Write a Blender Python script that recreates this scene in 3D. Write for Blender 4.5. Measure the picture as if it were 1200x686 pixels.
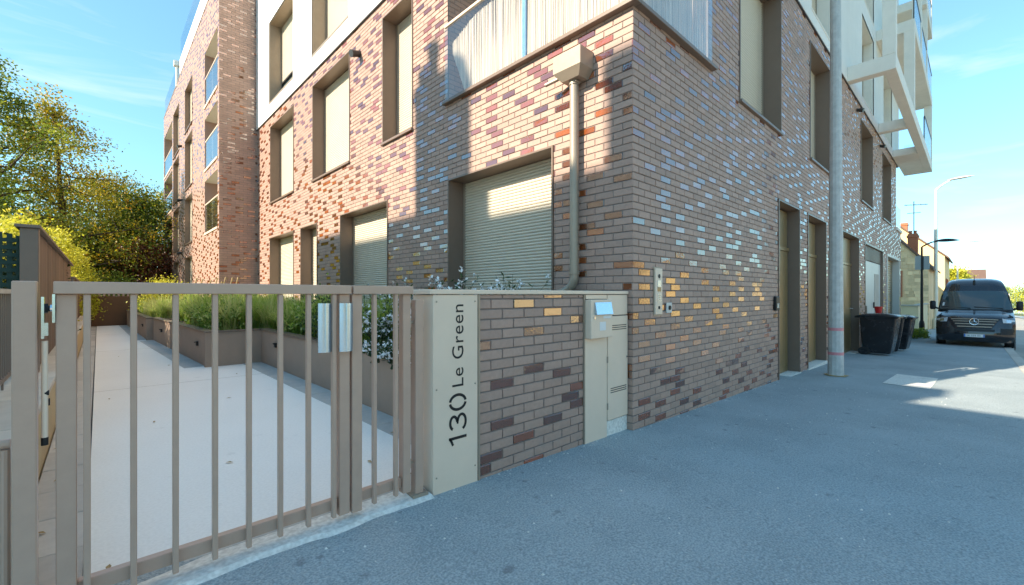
import bpy, bmesh, math, random
import numpy as np
from mathutils import Vector, Matrix

random.seed(7); rng = np.random.default_rng(7)
for o in list(bpy.data.objects): bpy.data.objects.remove(o)
S = bpy.context.scene
COL = S.collection
rad = math.radians

# ------------------------------------------------------------------ camera, sky, sun, exposure
PHI = 46.6; HC = 1.38; FPX = 513.0
cam = bpy.data.cameras.new('camera'); camo = bpy.data.objects.new('camera', cam); COL.objects.link(camo)
cam.sensor_width = 36; cam.lens = FPX/1200*36; cam.shift_y = 2/1200
cam.clip_start = 0.05; cam.clip_end = 3000
camo.location = (0, 0, HC); camo.rotation_euler = (rad(90), 0, rad(PHI-90))
S.camera = camo

SY, SZ = 0.26, 0.68                       # towards the sun: (-1, SY, SZ)
sun_from = Vector((-1, SY, SZ)).normalized()
elev = math.asin(sun_from.z)
W = bpy.data.worlds.new('World'); S.world = W; W.use_nodes = True
nt = W.node_tree; nt.nodes.clear()
sky = nt.nodes.new('ShaderNodeTexSky'); sky.sky_type = 'NISHITA'; sky.sun_disc = False
sky.sun_elevation = elev; sky.sun_rotation = math.atan2(sun_from.x, sun_from.y)
sky.altitude = 0; sky.air_density = 1.0; sky.dust_density = 0.0; sky.ozone_density = 3.0
bg = nt.nodes.new('ShaderNodeBackground'); bg.inputs[1].default_value = 0.15
out = nt.nodes.new('ShaderNodeOutputWorld')
# thin cirrus streaks mixed over the sky
tc = nt.nodes.new('ShaderNodeTexCoord'); mp = nt.nodes.new('ShaderNodeMapping')
mp.inputs['Rotation'].default_value = (0.0, rad(8), rad(25)); mp.inputs['Scale'].default_value = (1.2, 2.2, 11)
nz = nt.nodes.new('ShaderNodeTexNoise'); nz.inputs['Scale'].default_value = 1.6; nz.inputs['Detail'].default_value = 7
nz.inputs['Roughness'].default_value = 0.55; nz.inputs['Distortion'].default_value = 0.6
rp = nt.nodes.new('ShaderNodeMapRange'); rp.inputs[1].default_value = 0.54; rp.inputs[2].default_value = 0.80
rp.inputs[3].default_value = 0; rp.inputs[4].default_value = 0.5
mx = nt.nodes.new('ShaderNodeMix'); mx.data_type = 'RGBA'
mx.inputs[7].default_value = (2.3, 2.4, 2.4, 1)
L = nt.links.new
L(tc.outputs['Generated'], mp.inputs[0]); L(mp.outputs[0], nz.inputs['Vector']); L(nz.outputs[0], rp.inputs[0])
tint = nt.nodes.new('ShaderNodeMix'); tint.data_type = 'RGBA'; tint.blend_type = 'MULTIPLY'; tint.inputs[0].default_value = 1.0
tint.inputs[7].default_value = (0.56, 0.83, 0.86, 1)
gam = nt.nodes.new('ShaderNodeGamma'); gam.inputs[1].default_value = 0.70
L(sky.outputs[0], gam.inputs[0]); L(gam.outputs[0], tint.inputs[6])
L(rp.outputs[0], mx.inputs[0]); L(tint.outputs[2], mx.inputs[6]); L(mx.outputs[2], bg.inputs[0]); L(bg.outputs[0], out.inputs[0])

sl = bpy.data.lights.new('sun', 'SUN'); sl.energy = 3.0; sl.angle = rad(0.4); sl.color = (1.0, 0.88, 0.70)
so = bpy.data.objects.new('sun', sl); COL.objects.link(so); so.location = (-30, 10, 30)
so.rotation_euler = (-sun_from).to_track_quat('-Z', 'Y').to_euler()

S.render.engine = 'CYCLES'
S.view_settings.view_transform = 'Standard'; S.view_settings.look = 'None'
S.view_settings.gamma = 1; S.view_settings.use_curve_mapping = False
S.view_settings.exposure = 1.85

# ------------------------------------------------------------------ helpers
XC, YC = 3.93, 2.374
SLOPE = 0.027
def g(x): return -SLOPE*(x-XC)

class MB:
    def __init__(s): s.v = []; s.f = []; s.a = []; s.xf = None
    def add(s, vs, fs, a=0.5):
        n = len(s.v)
        s.v += [tuple(s.xf(v)) if s.xf else tuple(v) for v in vs]
        s.f += [tuple(i+n for i in f) for f in fs]; s.a += [a]*len(fs)
    def quad(s, a, b, c, d, r=0.5): s.add([a, b, c, d], [(0, 1, 2, 3)], r)
    def box(s, x0, x1, y0, y1, z0, z1, r=0.5, c=0.0):
        if c <= 0:
            s.add([(x0,y0,z0),(x1,y0,z0),(x1,y1,z0),(x0,y1,z0),(x0,y0,z1),(x1,y0,z1),(x1,y1,z1),(x0,y1,z1)],
                  [(3,2,1,0),(4,5,6,7),(0,1,5,4),(1,2,6,5),(2,3,7,6),(3,0,4,7)], r); return
        # chamfered box: 24 verts
        V = []; idx = {}
        for i in (0,1):
            for j in (0,1):
                for k in (0,1):
                    p = ((x0,x1)[i], (y0,y1)[j], (z0,z1)[k]); q = (1-2*i, 1-2*j, 1-2*k)
                    for ax in range(3):
                        w = [p[m] + (q[m]*c if m != ax else 0) for m in range(3)]
                        idx[(i,j,k,ax)] = len(V); V.append(w)
        F = []
        for ax in range(3):
            o = [m for m in range(3) if m != ax]
            for sd in (0,1):
                cyc = [(0,0),(1,0),(1,1),(0,1)]
                lst = []
                for (a_, b_) in cyc:
                    t = [0,0,0]; t[ax] = sd; t[o[0]] = a_; t[o[1]] = b_
                    lst.append(idx[(t[0],t[1],t[2],ax)])
                F.append(tuple(lst))
        for ax in range(3):
            o = [m for m in range(3) if m != ax]
            for a_ in (0,1):
                for b_ in (0,1):
                    t0 = [0,0,0]; t1 = [0,0,0]; t1[ax] = 1
                    for t in (t0,t1): t[o[0]] = a_; t[o[1]] = b_
                    F.append((idx[(*t0,o[0])], idx[(*t1,o[0])], idx[(*t1,o[1])], idx[(*t0,o[1])]))
        for i in (0,1):
            for j in (0,1):
                for k in (0,1): F.append((idx[(i,j,k,0)], idx[(i,j,k,1)], idx[(i,j,k,2)]))
        s.add(V, F, r)
    def tube(s, p0, p1, r0, r1=None, n=10, cap=True, a=0.5):
        if r1 is None: r1 = r0
        p0 = Vector(p0); p1 = Vector(p1); d = (p1-p0)
        if d.length < 1e-6: return
        d.normalize(); u = d.orthogonal().normalized(); w = d.cross(u)
        vs = []
        for p, r in ((p0, r0), (p1, r1)):
            for k in range(n):
                t = 2*math.pi*k/n; vs.append(p+u*(r*math.cos(t))+w*(r*math.sin(t)))
        fs = [(k, (k+1) % n, n+(k+1) % n, n+k) for k in range(n)]
        if cap: fs += [tuple(range(n-1, -1, -1)), tuple(range(n, 2*n))]
        s.add(vs, fs, a)
    def path(s, pts, r, n=10, a=0.5):
        pts = [Vector(p) for p in pts]; rs = r if isinstance(r, (list, tuple)) else [r]*len(pts)
        vs = []; u = None
        for i, p in enumerate(pts):
            d = (pts[min(i+1, len(pts)-1)]-pts[max(i-1, 0)]).normalized()
            u = (d.orthogonal() if u is None else (u-d*u.dot(d))).normalized(); w = d.cross(u)
            for k in range(n):
                t = 2*math.pi*k/n; vs.append(p+u*(rs[i]*math.cos(t))+w*(rs[i]*math.sin(t)))
        fs = []
        for i in range(len(pts)-1):
            for k in range(n):
                fs.append((i*n+k, i*n+(k+1) % n, (i+1)*n+(k+1) % n, (i+1)*n+k))
        m = len(pts)-1
        fs += [tuple(range(n-1, -1, -1)), tuple(range(m*n, m*n+n))]
        s.add(vs, fs, a)
    def lathe(s, c, prof, n=24, axis='z', a=0.5):
        vs = []; fs = []
        for (r, h) in prof:
            for k in range(n):
                t = 2*math.pi*k/n; q = (r*math.cos(t), r*math.sin(t))
                vs.append({'z': (c[0]+q[0], c[1]+q[1], c[2]+h), 'y': (c[0]+q[0], c[1]+h, c[2]+q[1]), 'x': (c[0]+h, c[1]+q[0], c[2]+q[1])}[axis])
        for i in range(len(prof)-1):
            for k in range(n): fs.append((i*n+k, i*n+(k+1) % n, (i+1)*n+(k+1) % n, (i+1)*n+k))
        s.add(vs, fs, a)
    def prism(s, poly, f, r=0.5):     # poly: list of 2-D points; f(p, side) -> 3-D, side 0/1
        n = len(poly)
        vs = [f(p, 0) for p in poly]+[f(p, 1) for p in poly]
        s.add(vs, [tuple(range(n)), tuple(range(2*n-1, n-1, -1))]+[(k, n+k, n+(k+1) % n, (k+1) % n) for k in range(n)], r)
    def mesh(s, name, smooth=False, fix=True):
        me = bpy.data.meshes.new(name); me.from_pydata(s.v, [], s.f)
        if fix:
            bm = bmesh.new(); bm.from_mesh(me); bmesh.ops.recalc_face_normals(bm, faces=bm.faces); bm.to_mesh(me); bm.free()
        at = me.attributes.new('rnd', 'FLOAT', 'FACE'); at.data.foreach_set('value', s.a)
        if smooth: me.polygons.foreach_set('use_smooth', [True]*len(me.polygons))
        me.update(); return me
    def build(s, name, mat, parent=None, smooth=False, fix=True, **k):
        me = s.mesh(name, smooth, fix); return obj(name, me, mat, parent, **k)

def obj(name, me, mat, parent=None, kind=None, label=None, cat=None, group=None, loc=None):
    o = bpy.data.objects.new(name, me); COL.objects.link(o)
    if mat and me is not None and len(me.materials) == 0: me.materials.append(mat)
    if parent: o.parent = parent
    if loc: o.location = loc
    tag(o, label, cat, group, kind); return o
def tag(o, label=None, cat=None, group=None, kind=None):
    if label: o['label'] = label
    if cat: o['category'] = cat
    if group: o['group'] = group
    if kind: o['kind'] = kind
    return o
def thing(name, label, cat, loc=(0,0,0), group=None, rz=0):
    o = obj(name, None, None, None, None, label, cat, group, loc); o.rotation_euler.z = rz
    o.empty_display_size = 0.2; return o
class PartMB(MB):
    """mesh in world coordinates, stored relative to the parent empty's origin"""
def part(root, mb, name, mat, smooth=False, parent=None, **k):
    lx, ly, lz = root.location
    mb.v = [(x-lx, y-ly, z-lz) for x, y, z in mb.v]
    return mb.build(name, mat, parent or root, smooth, **k)
def smooth_angle(o, deg=40):
    me = o.data; me.polygons.foreach_set('use_smooth', [True]*len(me.polygons))
    bm = bmesh.new(); bm.from_mesh(me); c = math.cos(rad(deg))
    for e in bm.edges:
        if len(e.link_faces) == 2: e.smooth = e.link_faces[0].normal.dot(e.link_faces[1].normal) > c
        else: e.smooth = False
    bm.to_mesh(me); bm.free(); return o
def copy_tree(o, parent=None):
    c = o.copy(); COL.objects.link(c); c.parent = parent
    for ch in list(o.children): copy_tree(ch, c)
    return c

# ------------------------------------------------------------------ materials
def mat(name, col, rough=0.6, metal=0.0, noise=0.0, nscale=8.0, bump=0.0, bscale=60.0, ior=1.45, rnd=0.0, rndcol=None,
        coat=0.0, objrnd=False, col2=None, stain=0.0, trans=0.0):
    m = bpy.data.materials.new(name); m.use_nodes = True; t = m.node_tree; N = t.nodes; b = N['Principled BSDF']
    b.inputs['Roughness'].default_value = rough; b.inputs['Metallic'].default_value = metal; b.inputs['IOR'].default_value = ior
    b.inputs['Coat Weight'].default_value = coat
    if trans: b.inputs['Transmission Weight'].default_value = trans
    l = t.links.new
    c = N.new('ShaderNodeRGB'); c.outputs[0].default_value = (*col, 1); cur = c.outputs[0]
    co = N.new('ShaderNodeTexCoord'); geo = N.new('ShaderNodeNewGeometry')
    def mix(a, bsock, fac, mode='MIX'):
        x = N.new('ShaderNodeMix'); x.data_type = 'RGBA'; x.blend_type = mode
        if isinstance(fac, float): x.inputs[0].default_value = fac
        else: l(fac, x.inputs[0])
        l(a, x.inputs[6])
        if isinstance(bsock, tuple): x.inputs[7].default_value = (*bsock, 1)
        else: l(bsock, x.inputs[7])
        return x.outputs[2]
    if rnd or rndcol:
        at = N.new('ShaderNodeAttribute'); at.attribute_name = 'rnd'
        r = at.outputs['Fac']
        if rndcol:
            ramp = N.new('ShaderNodeValToRGB'); e = ramp.color_ramp.elements
            while len(e) < len(rndcol): e.new(0.5)
            for i, (p, cc) in enumerate(rndcol): e[i].position = p; e[i].color = (*cc, 1)
            l(r, ramp.inputs[0]); cur = ramp.outputs[0]
        else:
            mr = N.new('ShaderNodeMapRange'); mr.inputs[3].default_value = 1-rnd; mr.inputs[4].default_value = 1+rnd
            l(r, mr.inputs[0])
            vm = N.new('ShaderNodeVectorMath'); vm.operation = 'SCALE'; l(cur, vm.inputs[0]); l(mr.outputs[0], vm.inputs['Scale']); cur = vm.outputs[0]
    if noise:
        n = N.new('ShaderNodeTexNoise'); n.inputs['Scale'].default_value = nscale; n.inputs['Detail'].default_value = 6
        n.inputs['Roughness'].default_value = 0.65
        l(geo.outputs['Position'], n.inputs['Vector'])
        mr = N.new('ShaderNodeMapRange'); mr.inputs[1].default_value = 0.25; mr.inputs[2].default_value = 0.75
        mr.inputs[3].default_value = 1-noise; mr.inputs[4].default_value = 1+noise; l(n.outputs[0], mr.inputs[0])
        vm = N.new('ShaderNodeVectorMath'); vm.operation = 'SCALE'; l(cur, vm.inputs[0]); l(mr.outputs[0], vm.inputs['Scale']); cur = vm.outputs[0]
        mr2 = N.new('ShaderNodeMapRange'); mr2.inputs[1].default_value = 0.25; mr2.inputs[2].default_value = 0.75
        mr2.inputs[3].default_value = max(0, rough-0.12*min(1, noise*4)); mr2.inputs[4].default_value = min(1, rough+0.12*min(1, noise*4)); l(n.outputs[0], mr2.inputs[0]); l(mr2.outputs[0], b.inputs['Roughness'])
    if stain and col2:
        n = N.new('ShaderNodeTexNoise'); n.inputs['Scale'].default_value = stain; n.inputs['Detail'].default_value = 8; n.inputs['Distortion'].default_value = 0.4
        l(geo.outputs['Position'], n.inputs['Vector'])
        mr = N.new('ShaderNodeMapRange'); mr.inputs[1].default_value = 0.5; mr.inputs[2].default_value = 0.72; mr.inputs[4].default_value = 0.8; l(n.outputs[0], mr.inputs[0])
        cur = mix(cur, col2, mr.outputs[0])
    if bump:
        n = N.new('ShaderNodeTexNoise'); n.inputs['Scale'].default_value = bscale; n.inputs['Detail'].default_value = 3
        l(geo.outputs['Position'], n.inputs['Vector'])
        bp = N.new('ShaderNodeBump'); bp.inputs['Strength'].default_value = bump; bp.inputs['Distance'].default_value = 0.01
        l(n.outputs[0], bp.inputs['Height']); l(bp.outputs[0], b.inputs['Normal'])
    l(cur, b.inputs['Base Color'])
    return m

M = {}
M['brick'] = mat('brick', (0.42, 0.275, 0.215), 0.6, rnd=0.10, noise=0.10, nscale=30, bump=0.25, bscale=220)
M['glazed'] = mat('glazed_brick', (0.23, 0.055, 0.012), 0.07, ior=2.6, rnd=0.5, bump=0.10, bscale=40)
M['mortar'] = mat('mortar', (0.23, 0.19, 0.17), 0.9, noise=0.18, nscale=12, bump=0.3, bscale=300)
M['white'] = mat('white_render', (0.82, 0.78, 0.72), 0.8, noise=0.05, nscale=2.5, bump=0.15, bscale=150)
M['soffit'] = mat('white_concrete', (0.82, 0.76, 0.67), 0.75, noise=0.06, nscale=3)
M['taupe'] = mat('taupe_paint', (0.20, 0.14, 0.105), 0.38, noise=0.05, nscale=6)
M['gate'] = mat('gate_paint', (0.53, 0.355, 0.265), 0.35, noise=0.06, nscale=9, bump=0.03, bscale=400)
M['panel'] = mat('beige_steel', (0.80, 0.62, 0.47), 0.40, noise=0.05, nscale=3, bump=0.03, bscale=300)
M['bronze'] = mat('bronze_door', (0.30, 0.21, 0.10), 0.35, metal=0.3, noise=0.06, nscale=5)
M['shutter'] = mat('shutter_slats', (0.66, 0.58, 0.46), 0.5, noise=0.04, nscale=3)
M['darkframe'] = mat('dark_frame', (0.045, 0.042, 0.04), 0.4)
M['ink'] = mat('black_ink', (0.015, 0.015, 0.015), 0.6)
M['zinc'] = mat('zinc_pipe', (0.36, 0.29, 0.22), 0.42, metal=0.25, noise=0.07, nscale=8)
M['steel'] = mat('brushed_steel', (0.46, 0.60, 0.74), 0.25, metal=0.9, noise=0.05, nscale=30)
M['chrome'] = mat('bright_metal', (0.7, 0.72, 0.75), 0.18, metal=1.0)
M['glass'] = mat('window_glass', (0.05, 0.08, 0.09), 0.04, ior=1.5, coat=0.3)
M['asphalt'] = None
M['concrete'] = None
M['kerb'] = mat('kerb_concrete', (0.48, 0.45, 0.40), 0.85, noise=0.15, nscale=5, bump=0.3, bscale=120, rnd=0.12)
M['paver'] = mat('grey_paver', (0.50, 0.47, 0.43), 0.8, noise=0.10, nscale=9, bump=0.2, bscale=150, rnd=0.10)
M['planter'] = mat('planter_render', (0.38, 0.27, 0.20), 0.75, noise=0.08, nscale=3, bump=0.2, bscale=160)
M['tanwall'] = mat('tan_render', (0.50, 0.38, 0.22), 0.8, noise=0.07, nscale=3, bump=0.2, bscale=160)
M['coping'] = mat('concrete_coping', (0.52, 0.46, 0.38), 0.8, noise=0.12, nscale=6, rnd=0.1)
M['woodboard'] = mat('composite_board', (0.16, 0.095, 0.065), 0.6, noise=0.14, nscale=10, rnd=0.22)
M['brownwall'] = mat('brown_board_wall', (0.15, 0.075, 0.035), 0.6, noise=0.1, nscale=4)
M['soil'] = mat('soil', (0.05, 0.035, 0.025), 0.95, noise=0.3, nscale=15, bump=0.5, bscale=60)
M['pole'] = mat('galvanised_pole', (0.50, 0.50, 0.48), 0.6, noise=0.22, nscale=9, bump=0.25, bscale=60)
M['tape'] = mat('pink_tape', (0.62, 0.25, 0.27), 0.5)
M['rubber'] = mat('black_rubber', (0.018, 0.018, 0.019), 0.65, bump=0.2, bscale=80)
M['binplastic'] = mat('bin_plastic', (0.020, 0.022, 0.026), 0.25, noise=0.25, nscale=4, bump=0.05, bscale=30)
M['red'] = mat('red_plastic', (0.55, 0.02, 0.02), 0.35)
M['vanpaint'] = mat('van_paint', (0.012, 0.014, 0.020), 0.22, metal=0.3, coat=1.0, noise=0.03, nscale=5)
M['vanplastic'] = mat('van_plastic', (0.015, 0.016, 0.018), 0.5)
M['headlamp'] = mat('headlamp', (0.55, 0.56, 0.58), 0.08, ior=1.6, coat=1.0)
M['plate'] = mat('number_plate', (0.75, 0.75, 0.74), 0.4)
M['plateblue'] = mat('plate_blue', (0.03, 0.15, 0.5), 0.4)
M['bark'] = mat('bark', (0.055, 0.04, 0.028), 0.9, noise=0.3, nscale=20, bump=0.6, bscale=30)
M['stone'] = mat('rubble_stone', (0.86, 0.61, 0.35), 0.85, rnd=0.25, noise=0.12, nscale=6)
M['tileroof'] = mat('roof_tiles', (0.17, 0.10, 0.07), 0.8, noise=0.2, nscale=4, rnd=0.15)
M['slate'] = mat('slate_roof', (0.08, 0.085, 0.095), 0.6, noise=0.2, nscale=4, rnd=0.15)
M['claybrick'] = mat('clay_brick', (0.42, 0.15, 0.075), 0.85, noise=0.2, nscale=12, rnd=0.15)
M['cream'] = mat('cream_render', (0.80, 0.60, 0.30), 0.85, noise=0.07, nscale=1.2)
M['cream2'] = mat('pale_render', (0.78, 0.64, 0.40), 0.85, noise=0.07, nscale=1.2)
M['redpaint'] = mat('red_shutter_paint', (0.22, 0.025, 0.02), 0.6)
M['blackmetal'] = mat('black_metal', (0.02, 0.021, 0.022), 0.4, metal=0.4)
M['lampgrey'] = mat('pale_grey_metal', (0.75, 0.72, 0.62), 0.45, metal=0.4)
M['signback'] = mat('sign_back', (0.30, 0.33, 0.34), 0.45, metal=0.5)
M['reed'] = mat('bamboo_reed', (0.78, 0.58, 0.46), 0.7, rnd=0.3)
M['greenmesh'] = mat('green_mesh', (0.02, 0.055, 0.04), 0.6)
M['earth'] = mat('earth_and_grass', (0.10, 0.11, 0.05), 0.95, noise=0.3, nscale=1.5)
M['flower'] = mat('white_petals', (0.85, 0.85, 0.84), 0.6)
M['drygrass'] = mat('dry_stem', (0.40, 0.28, 0.13), 0.8)
M['whitemetal'] = mat('pale_metal_door', (0.62, 0.60, 0.55), 0.45, noise=0.03)

def glassy(name, col, alpha_mix, rough=0.02):
    m = bpy.data.materials.new(name); m.use_nodes = True; t = m.node_tree; t.nodes.clear(); l = t.links.new
    o = t.nodes.new('ShaderNodeOutputMaterial'); a = t.nodes.new('ShaderNodeBsdfTransparent'); a.inputs[0].default_value = (*col, 1)
    gl = t.nodes.new('ShaderNodeBsdfGlossy'); gl.inputs['Roughness'].default_value = rough
    fr = t.nodes.new('ShaderNodeLayerWeight'); fr.inputs[0].default_value = 0.5
    pw = t.nodes.new('ShaderNodeMath'); pw.operation = 'POWER'; pw.inputs[1].default_value = 4.0; l(fr.outputs['Facing'], pw.inputs[0])
    mm = t.nodes.new('ShaderNodeMath'); mm.operation = 'MULTIPLY_ADD'; mm.inputs[1].default_value = 0.9; mm.inputs[2].default_value = alpha_mix
    mm.use_clamp = True
    x = t.nodes.new('ShaderNodeMixShader'); l(pw.outputs[0], mm.inputs[0]); l(mm.outputs[0], x.inputs[0]); l(a.outputs[0], x.inputs[1]); l(gl.outputs[0], x.inputs[2]); l(x.outputs[0], o.inputs[0])
    return m
M['guardglass'] = glassy('guard_glass', (0.93, 0.97, 0.98), 0.04)
M['vanglass'] = mat('windscreen', (0.03, 0.055, 0.06), 0.03, ior=1.6, coat=0.6)

def leafmat(name, ramp, tr=0.42):
    m = bpy.data.materials.new(name); m.use_nodes = True; t = m.node_tree; N = t.nodes; N.clear(); l = t.links.new
    o = N.new('ShaderNodeOutputMaterial'); d = N.new('ShaderNodeBsdfPrincipled'); d.inputs['Roughness'].default_value = 0.5
    tl = N.new('ShaderNodeBsdfTranslucent'); x = N.new('ShaderNodeMixShader'); x.inputs[0].default_value = tr
    at = N.new('ShaderNodeAttribute'); at.attribute_name = 'rnd'
    r = N.new('ShaderNodeValToRGB'); e = r.color_ramp.elements
    while len(e) < len(ramp): e.new(0.5)
    for i, (p, c) in enumerate(ramp): e[i].position = p; e[i].color = (*c, 1)
    l(at.outputs['Fac'], r.inputs[0]); l(r.outputs[0], d.inputs['Base Color']); l(r.outputs[0], tl.inputs[0])
    l(d.outputs[0], x.inputs[1]); l(tl.outputs[0], x.inputs[2]); l(x.outputs[0], o.inputs[0]); return m
M['leaf_green'] = leafmat('green_leaves', [(0, (.05,.09,.012)), (.55, (.20,.27,.025)), (1, (.50,.48,.05))])
M['leaf_autumn'] = leafmat('autumn_leaves', [(0, (.08,.11,.01)), (.5, (.32,.30,.02)), (.8, (.60,.42,.025)), (1, (.60,.20,.015))])
M['leaf_yellow'] = leafmat('yellow_green_leaves', [(0, (.20,.23,.015)), (.4, (.55,.54,.04)), (1, (.80,.72,.10))])
M['leaf_dark'] = leafmat('dark_leaves', [(0, (.010,.022,.008)), (.6, (.035,.06,.012)), (1, (.10,.12,.02))])
M['leaf_red'] = leafmat('russet_leaves', [(0, (.05,.03,.012)), (.5, (.14,.04,.015)), (1, (.20,.07,.02))])
M['grass'] = leafmat('ornamental_grass', [(0, (.09,.18,.02)), (.6, (.36,.50,.08)), (1, (.68,.66,.28))])
M['leaf_shrub'] = leafmat('shrub_leaves', [(0, (.02,.055,.018)), (1, (.07,.12,.035))])

def ground_mat(name, c0, c1, fine, bump, patch=None, rough=0.85):
    m = bpy.data.materials.new(name); m.use_nodes = True; t = m.node_tree; N = t.nodes; b = N['Principled BSDF']; l = t.links.new
    b.inputs['Roughness'].default_value = rough
    geo = N.new('ShaderNodeNewGeometry')
    n1 = N.new('ShaderNodeTexNoise'); n1.inputs['Scale'].default_value = fine; n1.inputs['Detail'].default_value = 2; l(geo.outputs[0], n1.inputs[0])
    vo = N.new('ShaderNodeTexVoronoi'); vo.inputs['Scale'].default_value = fine*0.7; l(geo.outputs[0], vo.inputs[0])
    n2 = N.new('ShaderNodeTexNoise'); n2.inputs['Scale'].default_value = 0.9; n2.inputs['Detail'].default_value = 7; n2.inputs['Roughness'].default_value = .6; l(geo.outputs[0], n2.inputs[0])
    a = N.new('ShaderNodeMath'); a.operation = 'MULTIPLY_ADD'; a.inputs[1].default_value = 0.70; l(n1.outputs[0], a.inputs[0])
    a2 = N.new('ShaderNodeMath'); a2.operation = 'MULTIPLY'; a2.inputs[1].default_value = 0.35; l(n2.outputs[0], a2.inputs[0]); l(a2.outputs[0], a.inputs[2])
    mr = N.new('ShaderNodeMapRange'); mr.inputs[1].default_value = 0.40; mr.inputs[2].default_value = 0.64; l(a.outputs[0], mr.inputs[0])
    x = N.new('ShaderNodeMix'); x.data_type = 'RGBA'; x.inputs[6].default_value = (*c0, 1); x.inputs[7].default_value = (*c1, 1); l(mr.outputs[0], x.inputs[0])
    cur = x.outputs[2]
    if patch:   # sparse dark stains / gum spots
        v = N.new('ShaderNodeTexNoise'); v.inputs['Scale'].default_value = 7; v.inputs['Detail'].default_value = 3; l(geo.outputs[0], v.inputs[0])
        m2 = N.new('ShaderNodeMapRange'); m2.inputs[1].default_value = 0.68; m2.inputs[2].default_value = 0.75; m2.inputs[4].default_value = 0.6; l(v.outputs[0], m2.inputs[0])
        y = N.new('ShaderNodeMix'); y.data_type = 'RGBA'; y.inputs[7].default_value = (*patch, 1); l(m2.outputs[0], y.inputs[0]); l(cur, y.inputs[6]); cur = y.outputs[2]
    l(cur, b.inputs['Base Color'])
    bp = N.new('ShaderNodeBump'); bp.inputs['Strength'].default_value = bump; bp.inputs['Distance'].default_value = 0.006
    l(vo.outputs['Distance'], bp.inputs['Height']); l(bp.outputs[0], b.inputs['Normal'])
    return m
M['asphalt'] = ground_mat('asphalt', (0.235, 0.275, 0.285), (0.42, 0.465, 0.47), 90, 0.8, (0.13, 0.14, 0.145))
M['road'] = ground_mat('road_asphalt', (0.32, 0.30, 0.26), (0.44, 0.41, 0.36), 110, 0.6, (0.07, 0.07, 0.07))
M['concrete'] = ground_mat('white_concrete_path', (0.86, 0.825, 0.76), (0.93, 0.895, 0.83), 60, 0.12, (0.76, 0.73, 0.67))
M['threshold'] = ground_mat('threshold_concrete', (0.62, 0.59, 0.53), (0.84, 0.81, 0.74), 40, 0.4, (0.35, 0.33, 0.28))
#@@STRUCTURE
# ------------------------------------------------------------------ ground, pavement, road, path
def sheet(name, x0, x1, y0, y1, dz, m, nx=2, ny=1, flat=None):
    mb = MB(); xs = np.linspace(x0, x1, nx); ys = np.linspace(y0, y1, ny+1)
    for i in range(nx-1):
        for j in range(ny):
            z0 = flat if flat is not None else g(xs[i])+dz; z1 = flat if flat is not None else g(xs[i+1])+dz
            mb.quad((xs[i],ys[j],z0), (xs[i+1],ys[j],z0 if flat is not None else z1), (xs[i+1],ys[j+1],z1), (xs[i],ys[j+1],z0))
    return mb.build(name, m, kind='structure')
sheet('ground', -150, 900, -400, 500, -0.22, M['earth'])
sheet('road', -80, 300, -7.2, -0.90, -0.125, M['road'])
sheet('pavement', -80, 300, -0.70, 2.62, 0.0, M['asphalt'], nx=60, ny=4)
sheet('opposite_pavement', -80, 300, -10.5, -7.2, -0.02, M['asphalt'])
kerb = obj('kerb', MB().mesh('kerb'), M['kerb'], kind='structure')
km = []
for s in range(4):
    mb = MB(); mb.box(0.004, 0.996, -0.90, -0.695, -0.3, 0.008, rng.random(), c=0.012); km.append(mb.mesh('kerb_stone'))
for i in range(-6, 46):
    o = obj('kerb_stone', km[i % 4], M['kerb'], kerb); o.location = (i, 0, g(i)); o.rotation_euler.y = math.atan(SLOPE)
kerb2 = MB(); kerb2.add([(-80,-7.35,g(-80)-.02),(300,-7.35,g(300)-.02),(300,-7.2,g(300)-.3),(-80,-7.2,g(-80)-.3)], [(0,1,2,3)]); kerb2.build('opposite_kerb', M['kerb'], kind='structure')

PZ = 0.10
path = sheet('garden_path', -0.04, 2.2, 2.78, 24.2, 0, M['concrete'], flat=PZ)
path_edge = MB(); path_edge.box(-0.04, 2.2, 2.60, 2.765, -0.2, PZ-0.002); path_edge.build('path_edge_strip', M['paver'], path)
jl = MB(); jl.box(-0.05, -0.041, 2.6, 24.2, -0.1, PZ-0.03); jl.box(-0.04, 2.2, 2.766, 2.779, -0.1, PZ-0.03); jl.build('joint', M['ink'], path)
for yj in (7.9, 13.4, 18.9):
    jl = MB(); jl.box(-.04, 2.2, yj, yj+.008, PZ-.03, PZ+.0015); jl.build('joint', M['coping'], path)
# grey pavers along the retaining wall
strip = obj('paver_strip', MB().mesh('paver_strip'), M['paver'], kind='structure')
pm = []
for s in range(5):
    mb = MB(); mb.box(-0.295, -0.052, 0.004, 0.496, -0.1, 0, rng.random(), c=0.005); pm.append(mb.mesh('paver'))
y = 2.62
while y < 24: 
    o = obj('paver', pm[random.randrange(5)], M['paver'], strip); o.location = (0, y, PZ-0.002+random.uniform(-.003,.003)); y += 0.5
# threshold of rough pale concrete under the gate
mb = MB(); n = 40
vs = []; fs = []
for i in range(n+1):
    x = -0.7+2.28*i/n; w = 2.335+0.06*i/n+0.012*math.sin(i*.6)+random.uniform(-.008,.008)
    zt = g(x)+0.022
    vs += [(x, w, zt-0.026), (x, w+0.04, zt-.008), (x, 2.60, PZ-0.004)]
for i in range(n): fs += [(3*i, 3*i+3, 3*i+4, 3*i+1), (3*i+1, 3*i+4, 3*i+5, 3*i+2)]
mb.add(vs, fs); mb.build('gate_threshold', M['threshold'], kind='structure')
# pale repair slab in the pavement
mb = MB(); a = 9.75; b_ = 11.45
mb.add([(a,.50,g(a)+.004),(b_,.47,g(b_)+.004),(b_+.05,1.06,g(b_)+.004),(a+.1,1.10,g(a)+.004)], [(0,1,2,3)])
obj('access_cover', mb.mesh('access_cover'), M['threshold'], label='pale concrete access cover set into the pavement beside the sun patch', cat='manhole cover')

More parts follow.
